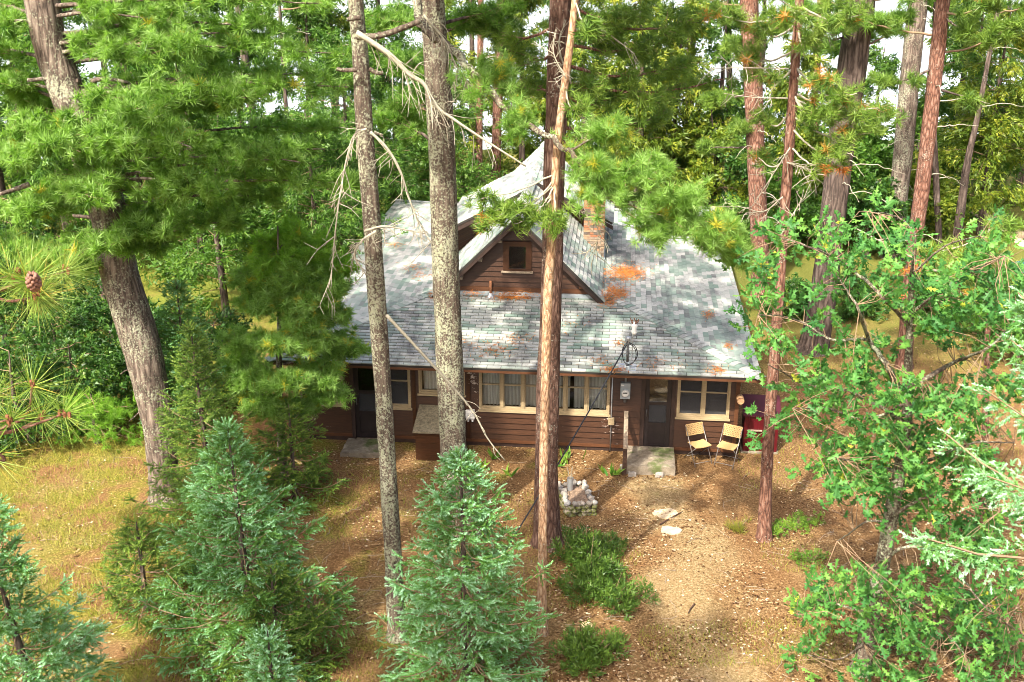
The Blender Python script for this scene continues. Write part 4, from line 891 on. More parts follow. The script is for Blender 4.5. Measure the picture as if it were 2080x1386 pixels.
# slim lichened pine in front of the roof, left
P, rad = trunk_line([(797, 1110), (785, 900), (768, 650), (755, 450), (742, 280), (732, 120), (722, 0)], [36, 34, 35, 36, 36, 35, 33, 30], (808, 1300), 19)
t2 = Tree('pine', 'slim grey lichened pine standing before the left part of the roof', 'tree', P[0], 'tall pines around the cabin')
t2.trunk(P, rad, 'bark_lichen', 24)
YT2 = P[0][1]
def dead(t, pts, Y, r0, seed, n=10, L=.5, mat='twig', hang=.6, name='dead_branch'):
    """a bare branch through pixels with drooping side twigs"""
    r = np.random.default_rng(seed); Q = catmull([at(x, y, Y + (dy if False else 0)) for x, y, dy in [(q + (0,))[:3] for q in pts]], 6); dys = np.linspace(0, 1, len(Q))
    V, T = tube(Q - t.b, np.linspace(r0, r0 * .3, len(Q)), 6); d = obj(name, mesh(name, V, T, M[mat], smooth=True), t.e)
    for k in range(int(n * 2.2)):
        i = r.integers(1, len(Q) - 1); a = unit(Q[i + 1] - Q[i]) if i + 1 < len(Q) else unit(Q[i] - Q[i - 1]); l = L * (.4 + r.random()); dr = unit(a * .6 + r.normal(0, .6, 3) + np.array([0, 0, -hang]))
        p1 = Q[i] + dr * l * .5 + r.normal(0, .04, 3); p2 = p1 + unit(dr + np.array([0, 0, -.3 * hang]) + r.normal(0, .3, 3)) * l * .5
        V, T = tube(catmull([Q[i], p1, p2], 4) - t.b, np.linspace(.0075, .003, 9), 4, False); obj('side_twig', mesh('side_twig', V, T, M[mat], smooth=True), d)
        if r.random() < .7:
            p3 = p1 + unit(dr + r.normal(0, .7, 3)) * l * .45; V, T = tube(np.linspace(p1, p3, 4) - t.b, np.linspace(.006, .002, 4), 4, False); obj('side_twig', mesh('side_twig', V, T, M[mat], smooth=True), d)
dead(t2, [(724, 66), (790, 110), (830, 150), (862, 172), (885, 215), (925, 245), (985, 285), (1068, 338)], 16.6, .045, 1, 16, .55)
dead(t2, [(752, 268), (785, 300), (812, 345), (830, 400), (850, 450), (880, 500)], 16.9, .026, 2, 14, .5)
dead(t2, [(745, 262), (720, 275), (705, 320), (690, 400), (680, 480), (672, 560), (650, 620)], 16.7, .02, 3, 16, .45, hang=.9)
dead(t2, [(765, 470), (735, 490), (720, 520), (745, 560)], 16.8, .028, 4, 10, .4)
dead(t2, [(740, 470), (780, 460), (830, 468), (865, 475)], 16.5, .022, 5, 5, .3)
dead(t2, [(785, 640), (850, 710), (905, 770), (960, 835), (990, 890), (1026, 936)], 16.4, .028, 6, 5, .22)
for pts, r0 in (([(725, 142), (700, 143), (684, 140)], .035), ([(750, 140), (765, 148), (778, 148)], .035), ([(733, 36), (715, 38), (705, 40)], .04), ([(760, 268), (768, 272), (778, 275)], .025), ([(724, 75), (780, 70), (855, 42)], .05)):
    t2.limb([at(x, y, YT2 - .25) for x, y in pts], r0, r0 * .8, 'bark_lichen', name='branch_stub')
top_crown(t2, 11.5, 18.5, 2.4, 'white_pine', WP, 14, 1.2, 8); t2.finish()
# stout lichened pine in front of the gable, left of its middle
P, rad = trunk_line([(924, 950), (914, 760), (907, 600), (902, 450), (897, 300), (885, 110), (878, 0)], [60, 53, 53, 55, 54, 55, 50, 48], (944, 1075), 20)
t3 = Tree('pine', 'stout lichen-spotted pine standing before the gable beside the slim grey pine', 'tree', P[0], 'tall pines around the cabin')
t3.trunk(P, rad, 'bark_lichen', 28)
o = t3.at(12.0)
Q = t3.limb([o, at(850, 30, 19.6), at(925, 105, 18.6), at(1030, 220, 17.6), at(1145, 300, 16.9), at(1240, 400, 16.6), at(1390, 450, 16.5), at(1500, 520, 16.6)], .085, .012, 'bark_lichen', 10)
for (a, b_, n, w) in ((Q[22:34], 0, 18, .75), (Q[36:50], 0, 26, .7), (Q[46:60], 0, 44, .85), (Q[54:], 0, 60, .8)): t3.pad(np.array(a), int(n * .8), w, f0=.0, dens=5, tone0=.12, S=1.0, protos=WPF)
for (ex, ey, w, n) in ((1240, 275, .6, 20), (1020, 160, .6, 18), (1060, 270, .55, 16), (1330, 350, .7, 26), (1240, 345, .6, 20), (1400, 400, .65, 24), (1470, 470, .6, 24), (1330, 480, .55, 18), (1520, 535, .4, 12)):
    k = np.argmin([np.hypot(*(np.array([1040 + FPX * (p - CAM)[0] / ((p - CAM) @ cF), 693 - FPX * ((p - CAM) @ cU) / ((p - CAM) @ cF)]) - (ex - 60, ey - 20))) for p in Q]); e = at(ex, ey, Q[k][1] - .25)
    q = t3.limb([Q[k], (Q[k] + e) / 2 + (0, 0, .05), e], .02, .006, 'bark_lichen'); t3.pad(q, n, w, f0=.25, dens=4, tone0=.12, S=1.0, protos=WPF)
dead(t3, [(860, 30), (905, 85), (925, 130), (960, 180)], 18.4, .02, 8, 26, .45, hang=1.1)
for (ex, ey, EY, n) in ((790, 40, 22.5, 26), (840, 200, 23.5, 26), (790, 240, 24, 22), (830, 120, 24, 22), (960, 50, 22.5, 26), (1020, 30, 22.2, 20)):
    e = at(ex, ey, EY); q = t3.limb([t3.at(e[2] - .1), (t3.at(e[2]) + e) / 2, e], .04, .008, 'bark_dark'); t3.pad(q, n, .9, f0=.3, dens=6, tone0=-.12)
top_crown(t3, 12.4, 19.5, 2.8, 'white_pine', WP, 14, 1.2, 8); t3.finish()
# red pine behind the thin tan pine
P, rad = trunk_line([(1110, 960), (1114, 760), (1120, 600), (1127, 300), (1136, 60), (1138, 0)], [52, 46, 45, 43, 43, 43, 42], (1112, 1104), 20)
t4 = Tree('red_pine', 'thick reddish-brown pine right behind the thin tan pine before the gable', 'tree', P[0], 'tall pines around the cabin')
t4.trunk(P, rad, 'bark_brown', 26)
for (ex, ey, EY, n) in ((1000, 60, 22, 14), (1090, 170, 21.5, 12), (1250, 60, 21, 16), (1330, 90, 21.6, 16), (1400, 130, 22, 14), (1260, 190, 21.5, 14), (1190, 170, 20.8, 10), (1440, 40, 22, 14), (1350, 230, 23, 14), (1180, 40, 22, 12), (1060, 100, 22.5, 12), (1480, 160, 22.6, 14), (1290, 20, 21, 12)):
    e = at(ex, ey, EY); q = t4.limb([t4.at(e[2] + .2), (t4.at(e[2] + .1) + e) / 2 + (0, 0, -.15), e], .035, .010, 'bark_red'); t4.pad(q, n, .9, 'red_pine', RP, 1.1, f0=.35, dens=3, thick=.12, tone0=-.05)
dead(t4, [(1175, 35), (1230, 65), (1290, 110)], 20.6, .02, 11, 6, .3); dead(t4, [(1160, 170), (1135, 95), (1150, 40)], 20.2, .02, 12, 8, .3)
top_crown(t4, 11.6, 19.5, 2.8, n=16); t4.finish()
# thin tan pine in front of it
P, rad = trunk_line([(1101, 1180), (1104, 950), (1108, 760), (1113, 600), (1123, 450), (1132, 300), (1150, 150), (1168, 0)], [20, 18, 18, 19, 20, 18, 16, 16, 14], (1103, 1290), 17)
t5 = Tree('red_pine', 'thin tan-barked pine with pale sunlit side in front of the reddish pine', 'tree', P[0], 'tall pines around the cabin')
t5.trunk(P, rad, 'bark_tan', 18, .04)
for (ex, ey, EY, n) in ((1050, 420, 17, 5), (965, 455, 16.8, 4), (1010, 440, 16.7, 5), (1045, 455, 16.9, 4), (1130, 450, 16.6, 7), (975, 405, 17, 4), (1165, 225, 17, 6), (1200, 60, 16.8, 7), (1090, 430, 16.9, 5)):
    e = at(ex, ey, EY); q = t5.limb([t5.at(e[2] + .35), (t5.at(e[2] + .3) + e) / 2 + (0, 0, -.06), e], .016, .007, 'twig', wob=.06); t5.pad(q, n, .35, 'red_pine', RP, 1.0, f0=.75, dens=2, thick=.06)
dead(t5, [(1165, 385), (1190, 430), (1215, 470), (1200, 540)], 16.8, .010, 13, 10, .35); dead(t5, [(1150, 160), (1125, 110), (1128, 60)], 16.9, .014, 14, 8, .3)
top_crown(t5, 11.4, 16.5, 1.7, n=10); t5.finish()
# red pine right of the chairs
P, rad = trunk_line([(1556, 980), (1563, 860), (1575, 700), (1586, 540), (1598, 370), (1610, 200), (1620, 60), (1624, 0)], [27, 24, 23, 22, 21, 21, 19, 18, 17], (1553, 1094), 17)
t6 = Tree('red_pine', 'slender orange-barked pine standing right of the folding chairs', 'tree', P[0], 'tall pines around the cabin')
t6.trunk(P, rad, 'bark_red', 20, .05)
for (ex, ey, EY, n) in ((1680, 160, 20, 9), (1740, 190, 19.6, 12), (1790, 220, 19.8, 10), (1700, 230, 19.8, 10), (1660, 220, 20, 7), (1770, 270, 19.9, 8), (1720, 300, 19.7, 8), (1830, 230, 20.3, 7), (1540, 60, 21, 8), (1500, 110, 21.2, 9), (1550, 240, 21, 7), (1590, 30, 20, 8), (1680, 40, 20, 9), (1750, 30, 20, 9), (1690, 330, 20, 6), (1460, 30, 21, 9), (1560, 150, 20.6, 6), (1640, 80, 20.2, 7), (1540, 320, 21.4, 6)):
    e = at(ex, ey, EY); q = t6.limb([t6.at(e[2] + .15), (t6.at(e[2]) + e) / 2 + (0, 0, -.12), e], .022, .008, 'twig', wob=.06); t6.pad(q, n, .7, 'red_pine', RP, 1.0, f0=.45, dens=2, thick=.10, tone0=.12)
for k, pts in enumerate(([(1598, 330), (1640, 345), (1665, 370)], [(1590, 400), (1550, 430), (1500, 420), (1420, 420)], [(1585, 480), (1620, 420), (1635, 400)], [(1605, 300), (1560, 370), (1520, 430)], [(1612, 120), (1660, 60), (1700, 80)], [(1602, 140), (1500, 138), (1440, 140)], [(1600, 200), (1530, 198), (1470, 190)])): dead(t6, pts, 20.4, .014, 20 + k, 7, .35, hang=.3)
V, T, C = place(RPD, np.array([at(1675, 340, 19.8), at(1679, 350, 19.8), at(1676, 345, 19.8), at(1705, 345, 19.8), at(1714, 345, 19.8), at(1715, 350, 19.8)]) - t6.b, np.tile([0, 0, -1.], (6, 1)), 1.1, .3, t6.r); obj('dead_needle_cluster', mesh('dead_needle_cluster', V, T, M['dead_needles'], C), t6.e)
top_crown(t6, 11.5, 16.5, 2.0, n=12); t6.finish()
# pines behind the cabin, right
def back_pine(pix, widths, base, top, mat, label, name='pine', crown='red_pine', R0=2.4, n=14, limbs=(), seed=0, zc=None):
    P, rad = trunk_line(pix, widths, base, top); t = Tree(name, label, 'tree', P[0], 'pines behind the cabin'); t.trunk(P, rad, mat, 16, .05)
    for (ex, ey, dY, m) in limbs:
        e = at(ex, ey, P[0][1] + dY); q = t.limb([t.at(e[2] + .3), (t.at(e[2]) + e) / 2 + (0, 0, .1), e], .04, .01, 'bark_dark'); t.pad(q, m, 1.0, crown, WP if crown.startswith('white') else RP, 1.35, f0=.3, dens=5, twigs=False, tone0=-.05)
    for k in range(9 if widths[0] > 25 else 4):
        z = t.r.uniform(2.5, 9.5); o = t.at(z); a = t.r.random() * 6.3; L = t.r.uniform(.7, 2.0); dv = np.array([math.cos(a), math.sin(a) * .6 - .4, .1]); t.limb([o, o + dv * L * .5 + (0, 0, .05), o + dv * L + (0, 0, -.35 * L * t.r.random())], .02, .005, 'twig', wob=.1, name='dead_branch')
    if n: top_crown(t, zc or 8.4, top - .5, R0, crown, None, n + 3, 1.35, 4, True)
    t.finish()
back_pine([(1845, 620), (1858, 500), (1872, 390), (1890, 240), (1905, 100), (1916, 0)], [30, 29, 29, 30, 31, 29, 26], (1838, 745), 18, 'bark_red', 'orange-barked pine rising out of the oak leaves at the right', 'red_pine', limbs=((1790, 170, -.5, 6), (1960, 60, -.5, 8), (1980, 200, 0, 5)))
back_pine([(1675, 580), (1690, 450), (1705, 330), (1722, 200), (1738, 90), (1748, 0)], [58, 52, 52, 52, 56, 58, 56], (1652, 712), 20, 'bark_dark', 'broad dark furrowed pine trunk leaning behind the slender orange pine', 'white_pine', 'white_pine', limbs=((1700, 60, -1, 14), (1640, 90, 0, 10), (1800, 60, -.5, 12), (1690, 180, 1, 8)))
back_pine([(1825, 400), (1835, 300), (1848, 160), (1862, 30)], [40, 38, 38, 38, 38], (1812, 520), 20, 'bark_pine', 'pale grey pine trunk between the dark trunk and the orange pine', 'white_pine', 'white_pine', limbs=((1790, 40, 0, 10), (1900, 20, 1, 10)))
back_pine([(1542, 480), (1535, 300), (1530, 160), (1522, 0)], [36, 36, 36, 38, 38], (1545, 600), 20, 'bark_red', 'straight pinkish pine trunk behind the right end of the roof', 'red_pine', limbs=((1480, 90, 0, 12), (1440, 200, 1, 12), (1500, 260, 0, 10), (1580, 60, 1, 8), (1420, 300, 1.5, 10)))
back_pine([(973, 330), (974, 200), (976, 80)], [14, 14, 14, 13], (972, 440), 19, 'bark_red', 'slim pinkish trunk behind the dormer, nearer the stout pine', 'red_pine', n=8)
back_pine([(1008, 300), (1012, 180), (1016, 60)], [20, 19, 19, 18], (1006, 420), 19, 'bark_red', 'pinkish trunk behind the dormer, nearer the roof peak', 'red_pine', n=8)
back_pine([(1480, 300), (1482, 180), (1480, 60)], [14, 13, 13, 12], (1478, 395), 18, 'bark_dark', 'thin dark trunk behind the chimney side of the roof', n=6)
back_pine([(1660, 330), (1655, 200), (1660, 90)], [13, 12, 12, 12], (1664, 410), 18, 'bark_red', 'thin distant trunk seen left of the broad dark trunk', n=6)
back_pine([(1400, 300), (1398, 200), (1402, 60)], [12, 12, 12, 11], (1400, 390), 18, 'bark_dark', 'thin distant trunk above the middle of the right roof slope', n=6)
back_pine([(536, 430), (528, 330), (505, 180), (490, 60)], [20, 18, 18, 17, 15], (550, 480), 19, 'bark_dark', 'bare dark trunk on the sunny meadow left of the cabin, the thicker of two', n=7, crown='white_pine')
back_pine([(594, 440), (588, 330), (580, 200)], [10, 9, 9, 8], (604, 476), 17, 'bark_dark', 'thin dark trunk on the sunny meadow left of the cabin, the slimmer of two', n=6, crown='white_pine')
back_pine([(1905, 440), (1900, 330), (1895, 200)], [13, 13, 12, 11], (1910, 520), 17, 'bark_dark', 'thin dark trunk on the lawn, left one of the close pair', n=6)
back_pine([(1950, 440), (1965, 330), (1985, 240)], [20, 18, 14, 11], (1940, 518), 17, 'bark_dark', 'leaning dark trunk on the lawn, right one of the close pair', n=6)
back_pine([(250, 200), (252, 100)], [30, 28, 28], (245, 420), 20, 'bark_dark', 'dark trunk deep in the shade behind the great leaning pine', n=6, crown='white_pine')

# ------------------------------------------------------------------ spruces
def spruce(base, H, Rm, mat, label, group, z0=.06, seed=1, dense=1.0, lean=(0, 0), S=1.0, layers=None, name='spruce', lead=.4, shape=.85, tone0=0., sector=None):
    t = Tree(name, label, 'tree', base, group); t.r = np.random.default_rng(seed); r = t.r; b = t.b
    top = b + np.array([lean[0], lean[1], H]); t.trunk(np.array([b, b + (top - b) * .35, b + (top - b) * .7, b + (top - b) * .93, top]), [.035 + .012 * H, .025 + .01 * H, .03, .014, .006], 'bark_dark', 9, .03)
    nl = layers or int(H * 4.6 * dense); P, D, C, SS = [], [], [], []
    for l in range(nl):
        f = z0 + (1 - z0) * ((l + r.random() * .6) / nl); f = min(f, .985); o = b + (top - b) * f; g = (1 - f) / (1 - z0)
        L0 = Rm * g ** shape + .06; nb = int(r.integers(5, 8) + 2 * g)
        a0 = r.random() * 6.3
        for q in range(nb):
            a = a0 + q * 2 * math.pi / nb + r.normal(0, .18); 
            if sector and math.cos(a - sector[0]) < sector[1]: continue
            bt = r.normal(0, .10); L = L0 * r.uniform(.5, 1.22); el = .62 - .85 * g + r.normal(0, .12)
            d = np.array([math.cos(a) * math.cos(el), math.sin(a) * math.cos(el), math.sin(el)]); s_ = np.array([-math.sin(a), math.cos(a), 0])
            tt = np.linspace(0, 1, 6); Q = o + d * L * tt[:, None] + np.array([0, 0, 1.]) * (.16 * L * (tt ** 2.2))[:, None] - np.array([0, 0, 1.]) * (.10 * L * np.sin(tt * 3.1))[:, None]
            t.twig(Q, .006 + .006 * L)
            n = int(2 + 24 * L * dense)
            u = r.random(n) ** .8; u = .18 + .82 * u; k = np.minimum((u * 5).astype(int), 4); w = u * 5 - k; pos = Q[k] * (1 - w)[:, None] + Q[k + 1] * w[:, None]
            side = np.where(r.random(n) < .5, -1, 1)[:, None] * s_; ext = (.10 + .42 * L * (1.05 - u) * .9) * r.uniform(.25, 1, n)
            dr = unit(side * 1.0 + unit(d) * .75 + r.normal(0, .18, (n, 3)) + np.array([0, 0, -.12 + .1 * g]))
            # shoots stand along each side branchlet, the outermost at its tip
            for rep in range(2):
                fr = 1.0 if rep == 0 else r.uniform(.2, .8, n)
                p = pos + dr * (ext * fr)[:, None] + np.array([0, 0, -.04]) * fr if rep == 0 else pos + dr * (ext * fr)[:, None]
                dd = dr + r.normal(0, .3, (n, 3)) + (0 if rep == 0 else .6 * np.where(r.random(n) < .5, -1, 1)[:, None] * unit(d))
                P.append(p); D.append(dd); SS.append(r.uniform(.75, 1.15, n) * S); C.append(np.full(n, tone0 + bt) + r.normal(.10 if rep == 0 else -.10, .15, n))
            P.append(Q[-1:] - unit(d) * .08); D.append(unit(d)[None] + (0, 0, .25)); SS.append(np.array([1.15 * S])); C.append(np.array([.25 + tone0]))
    for k in range(int(lead / .05)):
        P.append((top - (0, 0, .05 * k + .05))[None]); D.append(np.array([[r.normal(0, .12), r.normal(0, .12), 1.]])); SS.append(np.array([.55 * S])); C.append(np.array([.3 + tone0]))
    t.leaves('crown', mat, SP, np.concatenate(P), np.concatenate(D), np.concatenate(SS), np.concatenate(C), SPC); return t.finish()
G_ = 'young spruces in the yard'
spruce(gnd(520, 1330), 4.4, 1.95, 'blue_spruce', 'bushy blue-green spruce left of the slim grey pine, pointed tip', G_, seed=3, lean=(-.12, 0), tone0=.06, shape=1.0)
spruce(gnd(950, 1420), 4.45, 1.62, 'blue_spruce', 'silvery blue spruce in front of the stout pine trunk', G_, seed=4, lean=(-.05, 0), tone0=.14)
spruce(gnd(115, 1570), 4.55, 1.4, 'blue_spruce', 'silver-blue spruce in the lower left corner with a long bare leader', G_, seed=5, lean=(-.45, 0), tone0=.16, lead=.9, shape=.75)
spruce(gnd(582, 1720), 3.55, .75, 'blue_spruce', 'tip of a small silver spruce at the bottom edge below the bushy spruce', G_, seed=6, tone0=.16)
spruce(gnd(440, 1080), 4.6, 1.5, 'green_spruce', 'tall yellow-green spruce hugging the foot of the great leaning pine', G_, seed=7, lean=(-.1, 0), shape=1.0)
spruce(gnd(455, 1175), 2.75, .95, 'blue_spruce', 'small blue spruce between the bushy spruce and the yellow-green spruce', G_, seed=8)
spruce(gnd(402, 985), 4.9, .8, 'blue_spruce', 'narrow blue-green spruce spire right beside the leaning trunk', G_, seed=9, z0=.4, tone0=-.05, layers=14)
spruce(gnd(600, 1010), 2.3, 1.15, 'green_spruce', 'low spruce sapling by the left corner of the cabin', G_, seed=10, tone0=-.05)
spruce(gnd(300, 1240), 1.9, 1.1, 'green_spruce', 'low yellow-green spruce on the mossy bank left of the bushy spruce', G_, seed=12)
spruce((-3.9, 16.0), 2.2, 1.2, 'green_spruce', 'dark green spruce skirt at the bottom between the two big blue spruces', G_, seed=13, tone0=-.1)
# big spruce standing just outside on the right, its boughs reach into view
spruce((7.0, 10.6, 0), 15, 2.6, 'blue_spruce', 'pale blue spruce boughs reaching in at the right edge', None, z0=.42, seed=14, tone0=.2, layers=26, S=1.0, shape=1.3, sector=(math.pi, .2))

# ------------------------------------------------------------------ young white pine at the left end of the cabin
b = gnd(575, 965); t = Tree('white_pine', 'bright young white pine hiding the left end of the cabin', 'tree', b, 'young pines')
t.trunk(np.array([b, b + (.05, 0, 2), b + (.2, 0, 4), b + (.3, 0, 5.9)]), [.10, .08, .05, .015], 'bark_pine', 10)
for (ex, ey, dY, n) in ((620, 510, .1, 22), (560, 545, -.4, 24), (670, 560, .2, 22), (520, 620, -.5, 26), (640, 620, -.6, 28), (700, 640, .0, 24), (470, 700, -.2, 22), (560, 700, -.9, 30), (640, 700, -.8, 30), (715, 700, -.1, 24), (500, 770, -.6, 26), (590, 780, -1.0, 30), (670, 770, -.6, 28), (735, 715, .1, 14), (540, 830, -.7, 22), (620, 830, -.5, 20), (470, 790, 0, 20), (690, 800, -.3, 16), (590, 600, -.2, 24), (450, 740, .3, 16), (600, 480, .2, 24), (650, 500, .3, 24), (560, 500, .3, 24), (540, 580, -.3, 26), (690, 590, -.2, 26), (610, 560, -.5, 26), (500, 560, .2, 22), (640, 660, -.7, 26), (700, 540, .5, 22)):
    e = at(ex, ey, b[1] + dY); o = t.at(max(.4, e[2] - .25)); Q = t.limb([o, (o + e) / 2 + (0, 0, .06), e], .022, .006, 'bark_pine'); t.pad(Q, int(n * 1.35), .8, 'white_pine_yellow' if ey < 560 and n > 21 else 'white_pine', S=.98, hi=.003, f0=.2, dens=6, key='crown' if not (ey < 560 and n > 21) else 'sunlit_growth', tone0=.12)  # upper boughs use yellower needles, which also paints the sun on them
t.finish()

# ------------------------------------------------------------------ oak at the right
def oak_leaf(seed):
    """lobed leaf along +z: midrib, three lobes a side and a tip, folded along the rib"""
    r = np.random.default_rng(seed); mid = [0, .22, .44, .66, 1.0]; tips = [(.15, .26), (.27, .50), (.22, .78)]; sinus = [(.05, .10), (.055, .35), (.065, .58), (.05, .84)]
    V = [(0, 0, y) for y in mid]; T = []; bend = .15 + .25 * r.random()
    for sg in (1, -1):
        o = len(V); j = lambda: 1 + .12 * r.standard_normal()
        for x, y in sinus: V.append((sg * x, .3 * x, y))
        for x, y in tips: V.append((sg * x * j(), .3 * x + .05 * r.standard_normal(), y * (1 + .04 * r.standard_normal())))
        S_ = [o, o + 1, o + 2, o + 3]; Tp = [o + 4, o + 5, o + 6]; q = [(0, S_[0], 1), (1, S_[0], Tp[0]), (1, Tp[0], S_[1]), (1, S_[1], 2), (2, S_[1], Tp[1]), (2, Tp[1], S_[2]), (2, S_[2], 3), (3, S_[2], Tp[2]), (3, Tp[2], S_[3]), (3, S_[3], 4)]
        T += q if sg > 0 else [x[::-1] for x in q]
    V = np.array(V); V[:, 1] -= bend * V[:, 2] ** 2 * .5; return V, np.array(T)
OAKL = [oak_leaf(k) for k in range(5)]
b = gnd(1746, 1362); t = Tree('oak_tree', 'spreading oak with lobed glossy leaves filling the right side', 'tree', b)
P = np.array([b, at(1768, 1262, b[1]), at(1795, 1130, b[1]), at(1815, 1020, b[1] - .1), at(1840, 880, b[1] - .2), at(1845, 740, b[1] - .2), at(1850, 600, b[1] - .1), at(1860, 480, b[1])])
t.trunk(P, [.16, .14, .12, .11, .085, .06, .04, .02], 'bark_lichen', 14); Yo = b[1]
limbs = []
for pts, r0 in (([(1832, 800), (1800, 740), (1765, 690), (1740, 620), (1700, 560)], .055), ([(1830, 790), (1880, 770), (1940, 735), (2010, 705), (2070, 640)], .05), ([(1848, 640), (1900, 600), (1960, 560), (2040, 520)], .03), ([(1848, 660), (1790, 600), (1720, 540), (1640, 500), (1570, 480)], .035), ([(1760, 690), (1690, 690), (1620, 650), (1540, 640)], .025), ([(1825, 960), (1760, 940), (1700, 930), (1660, 900)], .03), ([(1825, 960), (1900, 930), (1980, 900), (2060, 900)], .035), ([(1808, 1060), (1760, 1060), (1730, 1080), (1700, 1100)], .022), ([(1810, 1050), (1880, 1010), (1950, 1000), (2030, 1040)], .03), ([(1790, 1140), (1850, 1110), (1930, 1140), (2000, 1230), (2090, 1300)], .03), ([(1770, 1250), (1710, 1230), (1650, 1220), (1620, 1250)], .025), ([(1770, 1240), (1840, 1220), (1900, 1260), (1960, 1330)], .03), ([(1850, 560), (1860, 480), (1820, 440), (1760, 430)], .02), ([(1850, 560), (1920, 500), (1990, 480)], .02), ([(1755, 1310), (1700, 1340), (1640, 1330)], .02), ([(1840, 860), (1740, 800), (1640, 780), (1560, 740)], .03), ([(1842, 820), (1760, 850), (1680, 830), (1610, 830)], .025)):
    pts3 = [at(x, y, Yo - .15 - .35 * k * (1 if (pts[0][0] + k) % 2 else -.25)) for k, (x, y) in enumerate(pts)]; limbs.append(t.limb(pts3, r0, .008, 'bark_lichen', 6))
allq = np.concatenate(limbs); blobs = []
for (x, y, rx, ry, n) in ((1600, 470, 70, 55, 20), (1700, 510, 80, 60, 24), (1560, 560, 70, 60, 26), (1540, 660, 60, 60, 24), (1640, 620, 80, 60, 18), (1750, 450, 70, 40, 14), (1830, 500, 60, 40, 12), (1930, 560, 90, 50, 26), (2030, 530, 70, 60, 26), (1980, 620, 100, 50, 38), (1900, 650, 70, 50, 22), (2050, 620, 60, 70, 24), (1720, 700, 80, 55, 20), (1640, 730, 80, 60, 28), (1590, 800, 60, 60, 22), (1690, 800, 80, 60, 30), (1790, 790, 80, 60, 26), (1880, 820, 80, 60, 30), (1960, 850, 80, 70, 34), (2040, 790, 60, 60, 18), (1570, 880, 40, 40, 8), (1690, 880, 70, 50, 26), (1780, 890, 80, 60, 34), (1880, 920, 80, 60, 38), (1970, 960, 80, 60, 36), (1720, 960, 70, 60, 30), (1800, 990, 70, 60, 28), (1900, 1020, 80, 60, 36), (2010, 1060, 80, 60, 30), (1700, 1010, 40, 35, 8), (1960, 1120, 90, 50, 28), (2050, 1160, 50, 60, 16), (1690, 1190, 80, 40, 24), (1660, 1240, 60, 40, 22), (1780, 1190, 80, 50, 28), (1870, 1200, 90, 60, 34), (1960, 1250, 80, 60, 34), (1760, 1280, 70, 45, 20), (1860, 1300, 90, 50, 34), (1960, 1350, 90, 50, 34), (2050, 1300, 60, 70, 26), (1650, 1310, 50, 40, 10), (1620, 1340, 30, 30, 6), (1740, 1370, 70, 30, 16), (1840, 1380, 90, 30, 26), (1740, 580, 60, 40, 10), (1820, 590, 50, 40, 10), (1500, 540, 40, 30, 8), (1560, 470, 40, 30, 8)):
    for _ in range(int(n * (1.25 if x > 1700 else .55 if x < 1660 else .8))):
        u = t.r.standard_normal(2) * .55; blobs.append(at(x + u[0] * rx, y + u[1] * ry, Yo - .2 + t.r.normal(0, .75)))
LP, LD, LS, LT = [], [], [], []
for c in blobs:
    k = np.argmin(((allq - c) ** 2).sum(1)); o = allq[k]; 
    if t.r.random() < .8: t.twig([o, (o + c) / 2 + t.r.normal(0, .05, 3), c], .007)
    ax = unit(c - o + (0, 0, .15)); m = t.r.integers(6, 11); base = t.r.normal(.5, .17)
    for _ in range(m):
        d = unit(ax * .6 + t.r.normal(0, .75, 3) + np.array([0, -.15, -.1])); LP.append(c + t.r.normal(0, .035, 3) - ax * .1 * t.r.random()); LD.append(d); LS.append(t.r.uniform(.14, .22)); LT.append(np.clip(base + t.r.normal(0, .12), 0, .84) if t.r.random() > .01 else .97)
LP, LD, LS, LT = np.array(LP), np.array(LD), np.array(LS), np.array(LT)
order = np.argsort(((LP - CAM) ** 2).sum(1) / (LS ** 2)); near = np.zeros(len(LP), bool); near[order[:300]] = True
def leaf_frames(LP, LD, r):
    side = unit(np.cross(LD, r.normal(0, .45, LD.shape) + np.array([0, -.35, .8]))); return side, unit(np.cross(LD, side))
sx, sy = leaf_frames(LP, LD, t.r); which = t.r.integers(5, size=len(LP)); mb = MB()
for k in range(5):
    m = np.where((which == k) & ~near)[0]; V, T = OAKL[k]
    W = np.einsum('nij,vj->nvi', np.stack([sx[m], sy[m], LD[m]], 2) * LS[m][:, None, None], V) + (LP[m] - t.b)[:, None]
    TT = (T[None] + (np.arange(len(m)) * len(V))[:, None, None]).reshape(-1, 3); mb.add(W.reshape(-1, 3), TT, np.repeat(LT[m], len(V)))
obj('foliage', mb.mesh('oak_foliage', M['oak']), t.e, kind='stuff')
LM = {(k, q): mesh('leaf', OAKL[k][0], OAKL[k][1], M['oak'], np.full(len(OAKL[k][0]), .2 + .13 * q)) for k in range(5) for q in range(6)}
cr = obj('crown', None, t.e)
for i in np.where(near)[0]:
    o = obj('leaf', LM[(which[i], int(np.clip((LT[i] - .2) / .13, 0, 5)))], cr); p = LP[i] - t.b; s_ = LS[i]
    o.matrix_local = Matrix(((sx[i][0] * s_, sy[i][0] * s_, LD[i][0] * s_, p[0]), (sx[i][1] * s_, sy[i][1] * s_, LD[i][1] * s_, p[1]), (sx[i][2] * s_, sy[i][2] * s_, LD[i][2] * s_, p[2]), (0, 0, 0, 1)))
t.finish()
